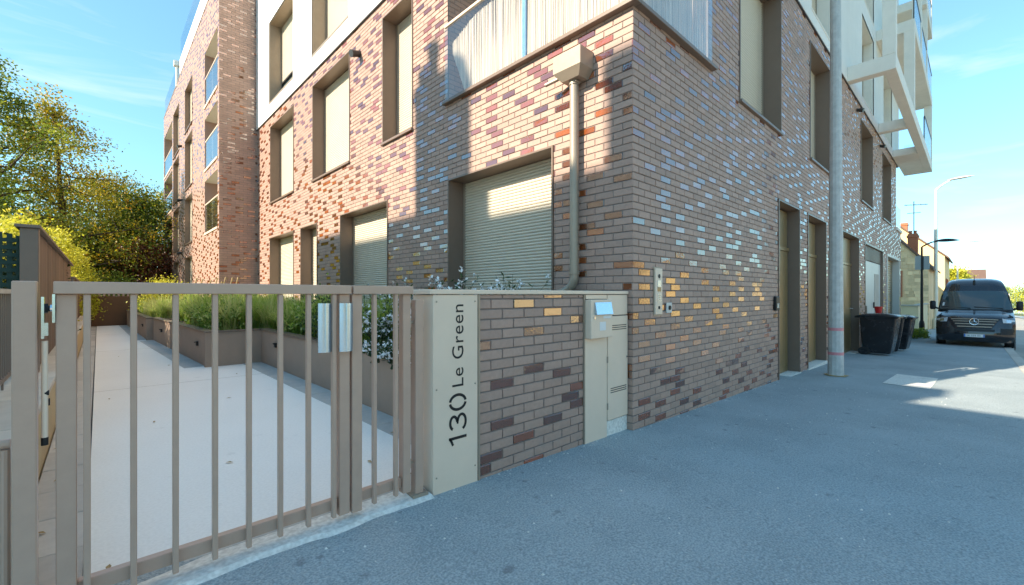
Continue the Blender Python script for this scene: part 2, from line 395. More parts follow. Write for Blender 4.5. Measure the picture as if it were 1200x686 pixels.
# ------------------------------------------------------------------ facades
class Facade:
    def __init__(s, kind, c): s.kind = kind; s.c = c
    def P(s, u, z, n): return (u, s.c-n, z) if s.kind == 'R' else (s.c-n, u, z)
FR = Facade('R', YC); FL = Facade('L', XC)
Y2 = 16.72; X2 = 2.83
F2L = Facade('L', X2); F2R = Facade('R', Y2)
BL, BH, JT = 0.22, 0.065, 0.010

def fbox(mb, F, u0, u1, z0, z1, n0, n1, r=0.5, c=0.0):
    if F.kind == 'R': mb.box(u0, u1, F.c-n1, F.c-n0, z0, z1, r, c)
    else: mb.box(F.c-n1, F.c-n0, u0, u1, z0, z1, r, c)

def holed(mb, F, u0, u1, z0, z1, holes, n):
    us = sorted({u0, u1, *[min(max(h[0], u0), u1) for h in holes], *[min(max(h[1], u0), u1) for h in holes]})
    zs = sorted({z0, z1, *[min(max(h[2], z0), z1) for h in holes], *[min(max(h[3], z0), z1) for h in holes]})
    for i in range(len(us)-1):
        for j in range(len(zs)-1):
            cu = (us[i]+us[i+1])/2; cz = (zs[j]+zs[j+1])/2
            if any(h[0] < cu < h[1] and h[2] < cz < h[3] for h in holes): continue
            mb.quad(F.P(us[i],zs[j],n), F.P(us[i+1],zs[j],n), F.P(us[i+1],zs[j+1],n), F.P(us[i],zs[j+1],n))

def brick_rects(F, u0, u1, z0, z1, holes, rs, bandf=None):
    out = []; lat = 0; k0 = int(math.floor(z0/(BH+JT)))-1; st = BL+JT
    k = k0
    while k*(BH+JT) < z1:
        za = max(z0, k*(BH+JT)); zb = min(z1, k*(BH+JT)+BH)
        if zb-za > 0.012:
            ph = (k % 2)*st/2
            i = 0; u = u0-ph; lat = (lat+(rs.choice([2,3]) if k % 2 else rs.choice([1,2]))) % 4; ph4 = lat; jit = 0
            while u < u1:
                a = max(u, u0); b = min(u+BL, u1)
                if i % 4 == 0: jit = rs.choice([0,0,0,0,0,0,1,-1]); drop = rs.random() < .16
                gl = ((i-ph4-jit) % 4 == 0) and not drop
                if b-a > 0.02:
                    rects = [(a, b, za, zb)]
                    for h in holes:
                        nr = []
                        for (p, q, r, s) in rects:
                            if q <= h[0] or p >= h[1] or s <= h[2] or r >= h[3]: nr.append((p,q,r,s)); continue
                            if p < h[0]: nr.append((p, h[0]-.004, r, s))
                            if q > h[1]: nr.append((h[1]+.004, q, r, s))
                            pp = max(p, h[0]); qq = min(q, h[1])
                            if r < h[2]: nr.append((pp, qq, r, h[2]-.004))
                            if s > h[3]: nr.append((pp, qq, h[3]+.004, s))
                        rects = nr
                    for r in rects:
                        if r[1]-r[0] > 0.015 and r[3]-r[2] > 0.012: out.append((*r, gl))
                i += 1; u += st
        k += 1
    return out

def bricks_mesh(name, F, rects, chamfer=True):
    n = len(rects); A = np.array([r[:4] for r in rects]); c = 0.0035 if chamfer else 0.0
    u0, u1, z0, z1 = A.T
    nf = rng.uniform(-0.0012, 0.0012, (n, 4)) + rng.uniform(-.0015, .0015, (n, 1))
    def P(u, z, d):
        return np.stack([u, F.c-d, z], -1) if F.kind == 'R' else np.stack([F.c-d, u, z], -1)
    corner = [(u0,z0,1,1),(u1,z0,-1,1),(u1,z1,-1,-1),(u0,z1,1,-1)]
    V = []
    if chamfer:
        for q, (u, z, su, sz) in enumerate(corner): V.append(P(u+su*c, z+sz*c, nf[:,q]))
        for q, (u, z, su, sz) in enumerate(corner): V.append(P(u, z, nf[:,q]-c))
        for q, (u, z, su, sz) in enumerate(corner): V.append(P(u, z, np.full(n, -0.016)))
        quads = [(0,1,2,3)]+[(4+i, 4+(i+1)%4, (i+1)%4, i) for i in range(4)]+[(8+i, 8+(i+1)%4, 4+(i+1)%4, 4+i) for i in range(4)]
    else:
        for q, (u, z, su, sz) in enumerate(corner): V.append(P(u, z, nf[:,q]))
        for q, (u, z, su, sz) in enumerate(corner): V.append(P(u, z, np.full(n, -0.016)))
        quads = [(0,1,2,3)]+[(4+i, 4+(i+1)%4, (i+1)%4, i) for i in range(4)]
    nv = len(V); V = np.stack(V, 1).reshape(-1, 3); Q = np.array(quads)
    if F.kind == 'L': Q = Q[:, ::-1]
    Fc = (Q[None]+(np.arange(n)*nv)[:, None, None]).reshape(-1, 4)
    me = bpy.data.meshes.new(name)
    me.vertices.add(len(V)); me.vertices.foreach_set('co', V.ravel())
    me.loops.add(Fc.size); me.loops.foreach_set('vertex_index', Fc.ravel().astype(np.int32))
    me.polygons.add(len(Fc)); me.polygons.foreach_set('loop_start', np.arange(0, Fc.size, 4, dtype=np.int32))
    me.polygons.foreach_set('loop_total', np.full(len(Fc), 4, dtype=np.int32))
    me.polygons.foreach_set('use_smooth', np.zeros(len(Fc), dtype=bool)); me.update(calc_edges=True); me.validate()
    at = me.attributes.new('rnd', 'FLOAT', 'FACE'); at.data.foreach_set('value', np.repeat(rng.random(n), len(Q)).astype(np.float32))
    return me

fw = np.array((math.cos(rad(PHI)), math.sin(rad(PHI)))); rt = np.array((fw[1], -fw[0]))
def proj(p):
    f = p[0]*fw[0]+p[1]*fw[1]; r = p[0]*rt[0]+p[1]*rt[1]
    if f < .1: return None
    return 600+FPX*r/f, 345-FPX*(p[2]-HC)/f, f
def brick_area(F, r):
    q = [proj(F.P(a, b, 0)) for a, b in ((r[0],r[2]),(r[1],r[2]),(r[1],r[3]),(r[0],r[3]))]
    if any(x is None for x in q): return 0
    cx = sum(x[0] for x in q)/4; cy = sum(x[1] for x in q)/4
    if not (0 < cx < 1200 and 0 < cy < 686): return 0
    s = 0
    for i in range(4): s += q[i][0]*q[(i+1)%4][1]-q[(i+1)%4][0]*q[i][1]
    return abs(s)/2
# shared meshes for the bricks that are objects of their own
def brick_variant(nv):
    L_ = []
    for i in range(nv):
        mb = MB(); mb.box(-BL/2, BL/2, 0, 0.016, -BH/2, BH/2, rng.random(), c=0.0035)
        for q in range(len(mb.v)):
            v = mb.v[q]
            if v[1] < .004: mb.v[q] = (v[0], v[1]+random.uniform(-.001,.001), v[2])
        L_.append(mb.mesh('brick'))
    return L_
BV = brick_variant(10); GV = brick_variant(6)
for m_ in BV: m_.materials.append(M['brick'])
for m_ in GV: m_.materials.append(M['glazed'])
def single_brick(root, F, r):
    me = random.choice(GV if r[4] else BV)
    o = obj('brick', me, None, root)
    p = F.P((r[0]+r[1])/2, (r[2]+r[3])/2, random.uniform(-.0015,.0015))
    o.location = Vector(p)-root.location
    if F.kind == 'L': o.rotation_euler.z = rad(-90)
    o.scale = ((r[1]-r[0])/BL, 1, (r[3]-r[2])/BH)

def shutter_mesh(mb, F, u0, u1, z0, z1, n, pitch=0.042):
    k = max(1, int(round((z1-z0)/pitch))); p = (z1-z0)/k
    prof = []
    for i in range(k):
        z = z0+i*p
        prof += [(z, -.012), (z+.12*p, -.012), (z+.17*p, .005), (z+.5*p, .011), (z+.9*p, .006)]
    prof.append((z1, 0.0))
    vs = []
    for z, d in prof: vs += [F.P(u0, z, n+d), F.P(u1, z, n+d)]
    mb.add(vs, [(2*i, 2*i+1, 2*i+3, 2*i+2) for i in range(len(prof)-1)])
def rel(root, mb): 
    lx, ly, lz = root.location; mb.v = [(a-lx, b-ly, c-lz) for a, b, c in mb.v]; return mb
def casing(mb, F, u0, u1, z0, z1, depth, proud=0.014, t=0.022, bottom=True):
    fbox(mb, F, u0, u0+t, z0, z1, -depth, proud); fbox(mb, F, u1-t, u1, z0, z1, -depth, proud)
    fbox(mb, F, u0+t, u1-t, z1-t, z1, -depth, proud-.002)
    if bottom: fbox(mb, F, u0+t, u1-t, z0, z0+t, -depth, proud-.002)
def window(root, F, u0, u1, z0, z1, depth=0.33, mode='shutter', cas='taupe', fully=1.0):
    mb = MB(); casing(mb, F, u0, u1, z0, z1, depth); w = rel(root, mb).build('window', M[cas], root)
    t = .022
    mb = MB(); fbox(mb, F, u0-.015, u1+.015, z0-.018, z0+.026, -depth+.1, 0.045, c=.003); rel(root, mb).build('sill', M[cas], w)
    zc = z0+t+(z1-z0-2*t)*(1-fully)
    if mode == 'shutter':
        mb = MB(); shutter_mesh(mb, F, u0+t+.03, u1-t-.03, zc, z1-t, -depth+.03); rel(root, mb).build('roller_shutter', M['shutter'], w)
        for a in (u0+t, u1-t-.035):
            mb = MB(); fbox(mb, F, a, a+.035, z0+t, z1-t, -depth+.0, -depth+.055); rel(root, mb).build('shutter_rail', M['zinc'], w)
    mb = MB(); fbox(mb, F, u0+t, u1-t, z0+t, z1-t, -depth-.02, -depth); rel(root, mb).build('pane', M['glass'], w)
    if fully < 1:
        mb = MB(); casing(mb, F, u0+t, u1-t, z0+t, zc+.05, depth-.002, -depth+.05, .05); rel(root, mb).build('window_frame', M['darkframe'], w)
    return w

# ------------------------------------------------------------------ main apartment building
BT = 16.4; WZL = 6.94; XE = 25.4
main = thing('apartment_building', 'corner apartment block of brown brick with glazed bricks and white upper floors', 'building', (XC, YC, 0))
Wr = [(6.83,8.83), (10.82,12.62), (16.74,18.99), (21.27,23.68)]
Dr = [(8.68,10.04,-.16), (10.64,12.27,-.17), (14.1,16.45,-.33)]
LOGR = (XC-1, 5.74, 4.40, 6.80); LOGL = (YC-1, 5.60, 4.30+.10, 6.80)
holesR = [LOGR]+[(a, b, 4.21, 6.70) for a, b in Wr]+[(a, b, -1, 3.06) for a, b, c in Dr]+[(17.5, 21.4, -1, 3.02), (22.4, 26.4, -1, 2.98)]
Wl0 = [(12.93,15.23), (11.14,12.36), (7.52,9.73), (3.44,5.59)]
Wl1 = [(12.93,15.18), (9.22,11.46), (6.63,7.73)]
holesL = [LOGL]+[(a, b, .62, 3.15) for a, b in Wl0]+[(a, b, 4.21, 6.62) for a, b in Wl1]
WZR = 7.06
mb = MB(); holed(mb, FR, XC+.008, XE, -1.2, WZR, holesR, -.008); holed(mb, FR, XE, 27.2, -1.2, 4.2, holesR, -.008)
holed(mb, FL, YC+.008, Y2, -1.2, WZL, holesL, -.008)
rel(main, mb).build('wall', M['mortar'], main)
rs = random.Random(11)
RR = [(FR, r) for r in brick_rects(FR, XC, XE, -.75, WZR-.012, holesR, rs)+brick_rects(FR, XE+.01, 27.2, -.75, 4.19, holesR, rs)]
RL = [(FL, r) for r in brick_rects(FL, YC+.012, Y2-.01, -.1, WZL-.012, holesL, rs)]
allb = RR+RL
order = sorted(range(len(allb)), key=lambda i: -brick_area(*allb[i]))
single = set(order[:300])
for i in order[:300]: single_brick(main, *allb[i])
for F, lst in ((FR, RR), (FL, RL)):
    off = 0 if F is FR else len(RR)
    for gl in (False, True):
        rr = [r for k, (_, r) in enumerate(lst) if (k+off) not in single and r[4] == gl]
        me = bricks_mesh('brickwork', F, rr); me.transform(Matrix.Translation(-main.location))
        obj('glazed_brickwork' if gl else 'brickwork', me, M['glazed' if gl else 'brick'], main, kind='stuff')
# window openings of the brick floors
for a, b in Wr: window(main, FR, a, b, 4.21, 6.70)
for a, b in Wl1: window(main, FL, a, b, 4.21, 6.62)
for a, b in Wl0: window(main, FL, a, b, .62, 3.15)
# doors on the street
for (a, b, zb) in Dr:
    mb = MB(); casing(mb, FR, a, b, zb-.3, 3.06, .25, t=.03, bottom=False); d = rel(main, mb).build('door', M['taupe'], main)
    wd = b-a; npan = 2 if wd > 1.8 else 1
    for k in range(npan):
        p0 = a+.05+(wd-.1)*k/npan; p1 = a+.05+(wd-.1)*(k+1)/npan
        mb = MB(); fbox(mb, FR, p0+.02, p1-.02, zb+.02, 2.22, -.23, -.185, c=.004); fbox(mb, FR, p0+.02, p1-.02, 2.30, 3.0, -.23, -.195, c=.004)
        fbox(mb, FR, p0+.12, p0+.15, zb+.12, 2.12, -.185, -.179); fbox(mb, FR, p1-.15, p1-.12, zb+.12, 2.12, -.185, -.179)
        rel(main, mb).build('door_leaf', M['bronze'], d)
        mb = MB(); hx = p0+.10 if k == 0 else p1-.1
        mb.tube(FR.P(hx, .95, -.185), FR.P(hx, .95, -.12), .012); mb.tube(FR.P(hx, .95, -.125), FR.P(hx+.13, .95, -.125), .011)
        fbox(mb, FR, hx-.02, hx+.02, .82, 1.05, -.185, -.178)
        rel(main, mb).build('handle', M['chrome'], d)
    mb = MB(); fbox(mb, FR, a+.03, b-.03, 2.225, 2.295, -.24, -.17, c=.003); rel(main, mb).build('transom', M['bronze'], d)
    mb = MB(); fbox(mb, FR, a-.01, b+.01, zb-.5, zb-.005+.02, -.25, 0.03, c=.004); rel(main, mb).build('doorstep', M['threshold'], d)
# utility door with louvre and garage door at the far end
zb = g(19.5)
mb = MB(); casing(mb, FR, 17.5, 21.4, zb-.3, 3.02, .14, t=.05, bottom=False); d = rel(main, mb).build('door', M['taupe'], main)
mb = MB(); fbox(mb, FR, 17.56, 19.45, zb+.02, 2.48, -.12, -.07, c=.006); fbox(mb, FR, 19.47, 21.34, zb+.02, 2.48, -.12, -.07, c=.006)
rel(main, mb).build('door_leaf', M['whitemetal'], d)
mb = MB(); fbox(mb, FR, 19.9, 20.9, .5, 2.1, -.07, -.06, c=.004); rel(main, mb).build('door_panel', M['coping'], d)
mb = MB(); fbox(mb, FR, 17.9, 18.05, .6, 1.0, -.07, -.02); fbox(mb, FR, 19.6, 19.66, .9, 1.1, -.06, -.02); rel(main, mb).build('handle', M['darkframe'], d)
mb = MB(); fbox(mb, FR, 17.55, 21.35, 2.5, 2.97, -.14, -.13); 
rel(main, mb).build('louvre_backing', M['darkframe'], d)
for k in range(16):
    mb = MB(); u = 17.62+k*.235; fbox(mb, FR, u, u+.09, 2.5, 2.97, -.12, -.05); rel(main, mb).build('louvre_slat', M['taupe'], d)
mb = MB(); casing(mb, FR, 22.4, 26.4, g(24)-.3, 2.98, .25, t=.10, bottom=False, proud=.03); d = rel(main, mb).build('garage_door', M['whitemetal'], main)
mb = MB(); shutter_mesh(mb, FR, 22.5, 26.3, g(24)-.2, 2.88, -.22, .1); rel(main, mb).build('roller_shutter', M['bronze'], d)
# white upper floors
z2 = [(7.33, 9.87), (10.43, 12.9), (13.5, 16.0)]
WLw = [(12.89,15.20), (9.22,11.43), (6.63,7.73)]
hl = [(a, b, z2[0][0], z2[0][1]) for a, b in WLw]
hr = [(a, b, p, q) for a, b in Wr for p, q in z2]
mb = MB(); holed(mb, FL, YC-.03, Y2-.0, WZL, BT, hl, .035); holed(mb, FR, XC-.03, XE+.6, WZR, BT, hr, .035)
fbox(mb, FL, YC-.03, Y2, WZL-.001, WZL+.0, -.05, .035); fbox(mb, FR, XC-.03, XE+.6, WZR-.001, WZR, -.05, .035)
mb.box(XC-.03, XE+.6, YC-.03, Y2, BT, BT+.3)
rel(main, mb).build('white_wall', M['white'], main)
mb = MB(); fbox(mb, FL, YC-.02, Y2, WZL-.02, WZL-.002, -.05, .028); fbox(mb, FR, XC-.02, XE+.6, WZR-.022, WZR-.002, -.05, .028); rel(main, mb).build('shadow_line', M['darkframe'], main)  # dark strips painted in as the shadow line below the white overhang
# plain back, far and roof faces of the block
mb = MB(); mb.quad((XE+.6,YC,WZR),(XE+.6,Y2,WZR),(XE+.6,Y2,BT),(XE+.6,YC,BT)); mb.quad((27.2,YC,-1.5),(27.2,Y2,-1.5),(27.2,Y2,4.2),(27.2,YC,4.2))
mb.quad((XC,Y2-.005,-1.5),(27.2,Y2-.005,-1.5),(27.2,Y2-.005,BT),(XC,Y2-.005,BT)); mb.box(XE, 27.25, YC-.05, Y2, 4.2, 4.32)
mb.quad((XE,YC,4.2),(XE,Y2,4.2),(XE,Y2,WZR),(XE,YC,WZR))
rel(main, mb).build('rear_wall', M['soffit'], main)
mb = MB(); fbox(mb, FR, XE+.15, 27.15, 4.32, 5.3, -.02, -.008); rel(main, mb).build('guard_glass', M['guardglass'], main)
for k, (a, b) in enumerate(WLw):
    window(main, FL, a, b, *z2[0], depth=.36, cas='zinc', fully=.72 if k == 0 else 1.0)
for a, b in Wr:
    for p, q in z2: window(main, FR, a, b, p, q, depth=.30, cas='soffit', fully=.9)
# corner loggia
mb = MB()
mb.quad((XC-.0,YC-.0,4.40),(5.74,YC-.0,4.40),(5.74,5.60,4.40),(XC,5.60,4.40)); mb.quad((XC,YC,6.80),(5.74,YC,6.80),(5.74,5.60,6.80),(XC,5.60,6.80))
rel(main, mb).build('loggia_floor', M['soffit'], main)
mb = MB(); mb.quad((5.74,YC,4.4),(5.74,5.6,4.4),(5.74,5.6,6.8),(5.74,YC,6.8)); mb.quad((XC,5.6,4.4),(5.74,5.6,4.4),(5.74,5.6,6.8),(XC,5.6,6.8)); rel(main, mb).build('loggia_wall', M['mortar'], main)
FLW = Facade('R', 5.595)
me = bricks_mesh('brickwork', FLW, [r for r in brick_rects(FLW, XC+.02, 5.70, 4.42, 6.78, [], rs)]); me.transform(Matrix.Translation(-main.location)); obj('loggia_brickwork', me, M['brick'], main, kind='stuff')
mb = MB(); mb.box(XC+.0, XC+.22, YC+.0, YC+.22, 4.41, 6.8); rel(main, mb).build('corner_post', M['taupe'], main)
mb = MB(); mb.box(XC-.075, XC+.04, YC-.075, 5.66, 4.30, 4.345, c=.004); mb.box(XC+.041, 5.86, YC-.075, YC+.04, 4.30, 4.345, c=.004); rel(main, mb).build('ledge', M['taupe'], main)
mb = MB(); mb.box(XC-.055, XC-.043, YC-.05, 5.60, 4.36, 5.46); rel(main, mb).build('guard_glass', M['guardglass'], main)
mb = MB(); mb.box(XC-.043, 5.74, YC-.055, YC-.043, 4.36, 5.46); rel(main, mb).build('guard_glass', M['guardglass'], main)
mb = MB(); mb.box(XC-.07, XC-.03, YC-.07, 5.60, 5.46, 5.50, c=.004); mb.box(XC-.029, 5.74, YC-.07, YC-.03, 5.46, 5.50, c=.004); rel(main, mb).build('handrail', M['panel'], main)
for yy in (3.9,):
    mb = MB(); mb.box(XC-.04, XC-.015, yy-.03, yy+.03, 4.36, 5.46); rel(main, mb).build('guard_post', M['steel'], main)
# balconies: concrete frames on the street side
def bal(mbx, *b): mbx.box(*b, c=.008)
yo, yi = 1.36, YC-.036
mb = MB(); bal(mb, 14.57, 14.85, yo, yi, 7.07, 7.46); bal(mb, 14.851, 28.2, yo, yo+.24, 7.07, 7.46); bal(mb, 20.0, 20.28, yo+.241, yi, 7.07, 7.40)
bal(mb, 24.0, 28.2, yo+.241, yi, 7.07, 7.36); rel(main, mb).build('balcony_frame', M['soffit'], main)
mb = MB(); bal(mb, 19.5, 28.2, yo, yi, 10.1, 10.46); rel(main, mb).build('balcony_slab', M['soffit'], main)
mb = MB(); bal(mb, 24.6, 28.2, yo, yi, 13.25, 13.6); rel(main, mb).build('balcony_slab', M['soffit'], main)
for (x, za, zb_) in ((14.57, 7.462, BT), (19.5, 7.462, 10.098), (25.0, 10.462, 13.248), (27.9, 7.462, 10.098), (27.9, 13.602, BT), (22.3, 10.462, BT)):
    mb = MB(); bal(mb, x, x+.26, yo+.003, yo+.27, za, zb_); rel(main, mb).build('balcony_fin', M['soffit'], main)
for z0, xa in ((7.46, 24.1), (10.46, 19.8), (13.6, 24.9)):
    mb = MB(); mb.box(xa, 28.15, yo+.02, yo+.032, z0, z0+1.05); mb.box(28.13, 28.142, yo+.033, yi, z0, z0+1.05); rel(main, mb).build('guard_glass', M['guardglass'], main)
    mb = MB(); mb.box(xa, 28.17, yo+.01, yo+.045, z0+1.051, z0+1.085); 
    k = xa
    while k < 28.1: mb.box(k, k+.03, yo+.033, yo+.06, z0, z0+1.05); k += 1.0
    rel(main, mb).build('handrail', M['darkframe'], main)
# wall lamp, surveillance camera, downpipe, intercom, badge reader
def wall_fixture(root, F, u, z, sc=1.0):
    mb = MB(); fbox(mb, F, u-.05*sc, u+.05*sc, z-.05*sc, z+.05*sc, 0.0, .04*sc, c=.005); 
    mb.tube(F.P(u, z, .03*sc), F.P(u-.02*sc, z-.06*sc, .2*sc), .06*sc, .075*sc, 14); return rel(root, mb).build('wall_fixture', M['darkframe'], root)
wall_fixture(main, FL, 8.72, 6.33); wall_fixture(main, FR, 9.15, 6.85, .8); wall_fixture(main, FR, 16.1, 6.75, .8); wall_fixture(main, FR, 20.6, 6.75, .8)  # first fixture, on the garden side, stands for a black surveillance camera
pipe = thing('downpipe', 'grey zinc downpipe with square rain head on the sunny brick wall', 'downpipe', (XC-.07, 3.07, 1.5))
px, py = XC-.085, 3.06
mb = MB(); mb.path([(px,py,3.75),(px,py,2.9),(px,py,2.2),(px,py,1.56)], .05, 16); mb.path([(px,py,1.60),(px,py,1.55),(px-.0,py+.02,1.49),(px,py+.07,1.44),(px,py+.16,1.40),(px,py+.32,1.36)], .05, 16)
smooth_angle(part(pipe, mb, 'pipe', M['zinc']), 50)
mb = MB(); mb.lathe((px,py,3.70), [(.05,0),(.058,.0),(.058,.05),(.05,.05)], 16); mb.lathe((px,py,1.60), [(.05,0),(.058,0),(.058,.04),(.05,.04)], 16); mb.tube((px,py,1.62),(XC,py+.0,1.62),.008); mb.tube((px,py,3.72),(XC,py-.0,3.72),.008); mb.tube((px-.05,py-.06,3.72),(px+.03,py-.06,3.72),.008)
part(pipe, mb, 'clamp', M['zinc'])
mb = MB()
top = [(XC-.235, 2.86), (XC-.235, 3.24), (XC-.004, 3.24), (XC-.004, 2.86)]
bot = [(XC-.17, 2.93), (XC-.17, 3.17), (XC-.004, 3.17), (XC-.004, 2.93)]
mb.add([(*p, 4.02) for p in top]+[(*p, 3.83) for p in top]+[(*p, 3.74) for p in bot], [(0,1,2,3)]+[(i,(i+1)%4,4+(i+1)%4,4+i) for i in range(4)]+[(4+i,4+(i+1)%4,8+(i+1)%4,8+i) for i in range(4)]+[(8,9,10,11)])
part(pipe, mb, 'rain_head', M['zinc'])
mb = MB(); mb.tube((XC-.12, 3.24, 3.83), (XC-.16, 3.42, 3.80), .022, n=12); part(pipe, mb, 'overflow_spout', M['zinc'])

ic = thing('intercom', 'tall narrow stainless intercom plate on the brick wall near the corner', 'intercom', (4.42, YC-.01, 1.16))
mb = MB(); fbox(mb, FR, 4.345, 4.495, 1.16, 1.66, .003, .022, c=.004); part(ic, mb, 'plate', M['panel'])
mb = MB(); fbox(mb, FR, 4.33, 4.51, 1.145, 1.675, .002, .006); part(ic, mb, 'back_plate', M['zinc'])
mb = MB(); mb.tube(FR.P(4.42,1.575,.022), FR.P(4.42,1.575,.026), .022, n=18); part(ic, mb, 'camera_lens', M['ink'])
mb = MB(); fbox(mb, FR, 4.385, 4.455, 1.46, 1.53, .0225, .025); part(ic, mb, 'speaker_grille', M['steel'])
mb = MB(); fbox(mb, FR, 4.385, 4.455, 1.41, 1.455, .0225, .025); part(ic, mb, 'screen', M['bronze'])
for r_ in range(4):
    for c_ in range(3):
        mb = MB(); fbox(mb, FR, 4.388+.023*c_, 4.404+.023*c_, 1.30+.024*r_, 1.316+.024*r_, .0225, .0255, c=.001); part(ic, mb, 'key_button', M['steel'])
mb = MB(); mb.tube(FR.P(4.42,1.235,.022), FR.P(4.42,1.235,.027), .018, n=18); part(ic, mb, 'badge_reader', M['ink'])
ks = thing('key_switch', 'small square stainless key switch beside the intercom plate', 'switch', (4.66, YC-.01, 1.17))
mb = MB(); fbox(mb, FR, 4.60, 4.72, 1.17, 1.285, .003, .02, c=.004); part(ks, mb, 'plate', M['whitemetal'])
mb = MB(); mb.tube(FR.P(4.66,1.228,.02), FR.P(4.66,1.228,.03), .025, n=18); part(ks, mb, 'lock', M['ink'])
br = thing('badge_reader', 'black badge reader on the brick wall beside the first street door', 'reader', (8.54, YC-.01, 1.1))
mb = MB(); fbox(mb, FR, 8.40, 8.60, 1.10, 1.34, .003, .05, c=.012); part(br, mb, 'housing', M['blackmetal'])
mb = MB(); fbox(mb, FR, 8.45, 8.55, 1.14, 1.22, .0505, .053, c=.001); part(br, mb, 'key_pad', M['steel'])

# ------------------------------------------------------------------ second apartment building
b2 = thing('apartment_building', 'set-back brick apartment block with glass-fronted loggias beside the garden path', 'building', (X2, Y2, 0))
B2T = 11.75; Y3 = 33.0
logs = [(16.95, 19.3, 8.15, 10.1), (16.95, 19.3, 5.85, 7.7), (16.95, 19.3, 3.56, 5.46)]
elog = [(28.95, 32.7, 8.1, 10.5), (28.95, 32.7, 5.8, 8.0-.1), (28.95, 32.7, 3.4, 5.5)]
w2 = [(22.2, 24.25, a, b) for a, b in ((8.5,10.45), (5.95,8.2), (3.55,5.6), (.3,3.0))]+[(26.3, 28.4, a, b) for a, b in ((8.3,10.6),(5.95,8.1),(3.5,5.6),(.3,3.0))]
h2 = logs+elog+w2
mb = MB(); holed(mb, F2L, Y2+.008, Y3, -.5, B2T, h2, -.008); holed(mb, F2R, X2+.008, XC+.6, -.5, B2T, [], -.008)
rel(b2, mb).build('wall', M['mortar'], b2)
mb = MB(); mb.box(X2+1.9, 14, Y2+.02, Y3, -.5, B2T); mb.quad((X2,Y3,-.5),(X2+2,Y3,-.5),(X2+2,Y3,B2T),(X2,Y3,B2T)); mb.box(X2-.01, X2+2, Y2-.01, Y3+.01, B2T, B2T+.06); rel(b2, mb).build('rear_wall', M['mortar'], b2)
for F, rr0 in ((F2L, brick_rects(F2L, Y2+.012, Y3, -.1, B2T-.01, h2, rs)), (F2R, brick_rects(F2R, X2, XC+.5, -.1, B2T-.01, [], rs))):
    for gl in (False, True):
        me = bricks_mesh('brickwork', F, [r for r in rr0 if r[4] == gl], chamfer=False); me.transform(Matrix.Translation(-b2.location))
        obj('glazed_brickwork' if gl else 'brickwork', me, M['glazed' if gl else 'brick'], b2, kind='stuff')
for (a, b, p, q) in logs+elog:
    mb = MB(); D = 1.8
    mb.quad((X2,a,p),(X2+D,a,p),(X2+D,b,p),(X2,b,p)); l_ = rel(b2, mb).build('loggia_floor', M['soffit'], b2)
    mb = MB(); mb.quad((X2,a,q),(X2+D,a,q),(X2+D,b,q),(X2,b,q)); rel(b2, mb).build('loggia_ceiling', M['soffit'], l_)
    mb = MB(); mb.quad((X2+D,a,p),(X2+D,b,p),(X2+D,b,q),(X2+D,a,q)); mb.quad((X2,a,p),(X2+D,a,p),(X2+D,a,q),(X2,a,q)); mb.quad((X2,b,p),(X2+D,b,p),(X2+D,b,q),(X2,b,q)); rel(b2, mb).build('loggia_wall', M['brick'], l_)
    mb = MB(); mb.box(X2+.02, X2+.032, a+.01, b-.01, p+.05, p+1.05); rel(b2, mb).build('guard_glass', M['guardglass'], l_)
    mb = MB(); mb.box(X2+.01, X2+.045, a, b, p+1.051, p+1.09); mb.box(X2-.03, X2+.06, a-.02, b+.02, p-.04, p+.03)
    for k in range(3): mb.box(X2+.034, X2+.06, a+.05+(b-a-.13)*k/2, a+.08+(b-a-.13)*k/2, p+.03, p+1.05)
    rel(b2, mb).build('handrail', M['panel'], l_)
    mb = MB(); mb.box(X2+D-.05, X2+D-.02, a+.4, b-.4, p+.02, q-.25); rel(b2, mb).build('window', M['glass'], l_)
for (a, b, p, q) in w2: window(b2, F2L, a, b, p, q, depth=.22)
for (u, z) in ((25.3, 8.25), (25.3, 5.75), (25.3, 3.3)): wall_fixture(b2, F2L, u, z, .9)
mb = MB(); mb.box(X2+.05, X2+6, Y2+.05, 26.5, B2T+.06, B2T+1.0); rel(b2, mb).build('attic_wall', M['white'], b2)
mb = MB(); mb.box(X2+.07, X2+.085, Y2+.1, 26.4, B2T+1.0, B2T+2.0); mb.box(X2+.05, X2+.065, 26.6, 33, B2T+.06, B2T+1.1); rel(b2, mb).build('guard_glass', M['guardglass'], b2)
mb = MB(); mb.box(X2-.12, X2+.12, 27.0, 27.3, B2T+.9, B2T+1.15); mb.tube((X2+.0,27.15,B2T+.9),(X2+.0,27.15,B2T-.1),.05); rel(b2, mb).build('rain_head', M['white'], b2)

# ------------------------------------------------------------------ gate wall with lettering, mailbox and meter cabinet
gw = thing('gate_wall', 'low brick and steel wall with house number panel beside the gate', 'wall', (1.59, 2.44, 0))
WY = 2.44; FW = Facade('R', WY); WT = 1.378
mb = MB(); fbox(mb, FW, 1.64, 3.925, -.3, WT, -.235, -.009); part(gw, mb, 'core', M['mortar'])
mb = MB(); mb.box(1.565, 3.922, WY-.02, WY+.26, WT+.002, WT+.034, c=.004); part(gw, mb, 'coping', M['panel'])
mb = MB(); fbox(mb, FW, 1.59, 1.963, -.2, WT-.002, -.008, .010, c=.003); fbox(mb, FW, 1.59, 1.635, -.2, WT-.003, -.24, -.0081); panel = part(gw, mb, 'number_panel', M['panel'])
for (u, z) in ((1.615,1.33),(1.938,1.33),(1.615,.75),(1.938,.75),(1.615,.17),(1.938,.17)):
    mb = MB(); mb.tube(FW.P(u,z,.010), FW.P(u,z,.013), .006, n=8); part(gw, mb, 'screw', M['zinc'], parent=panel)
mb = MB(); fbox(mb, FW, 1.966, 1.982, -.2, WT-.002, -.02, .014); fbox(mb, FW, 3.196, 3.208, -.2, WT-.002, -.02, .012); part(gw, mb, 'trim', M['zinc'])
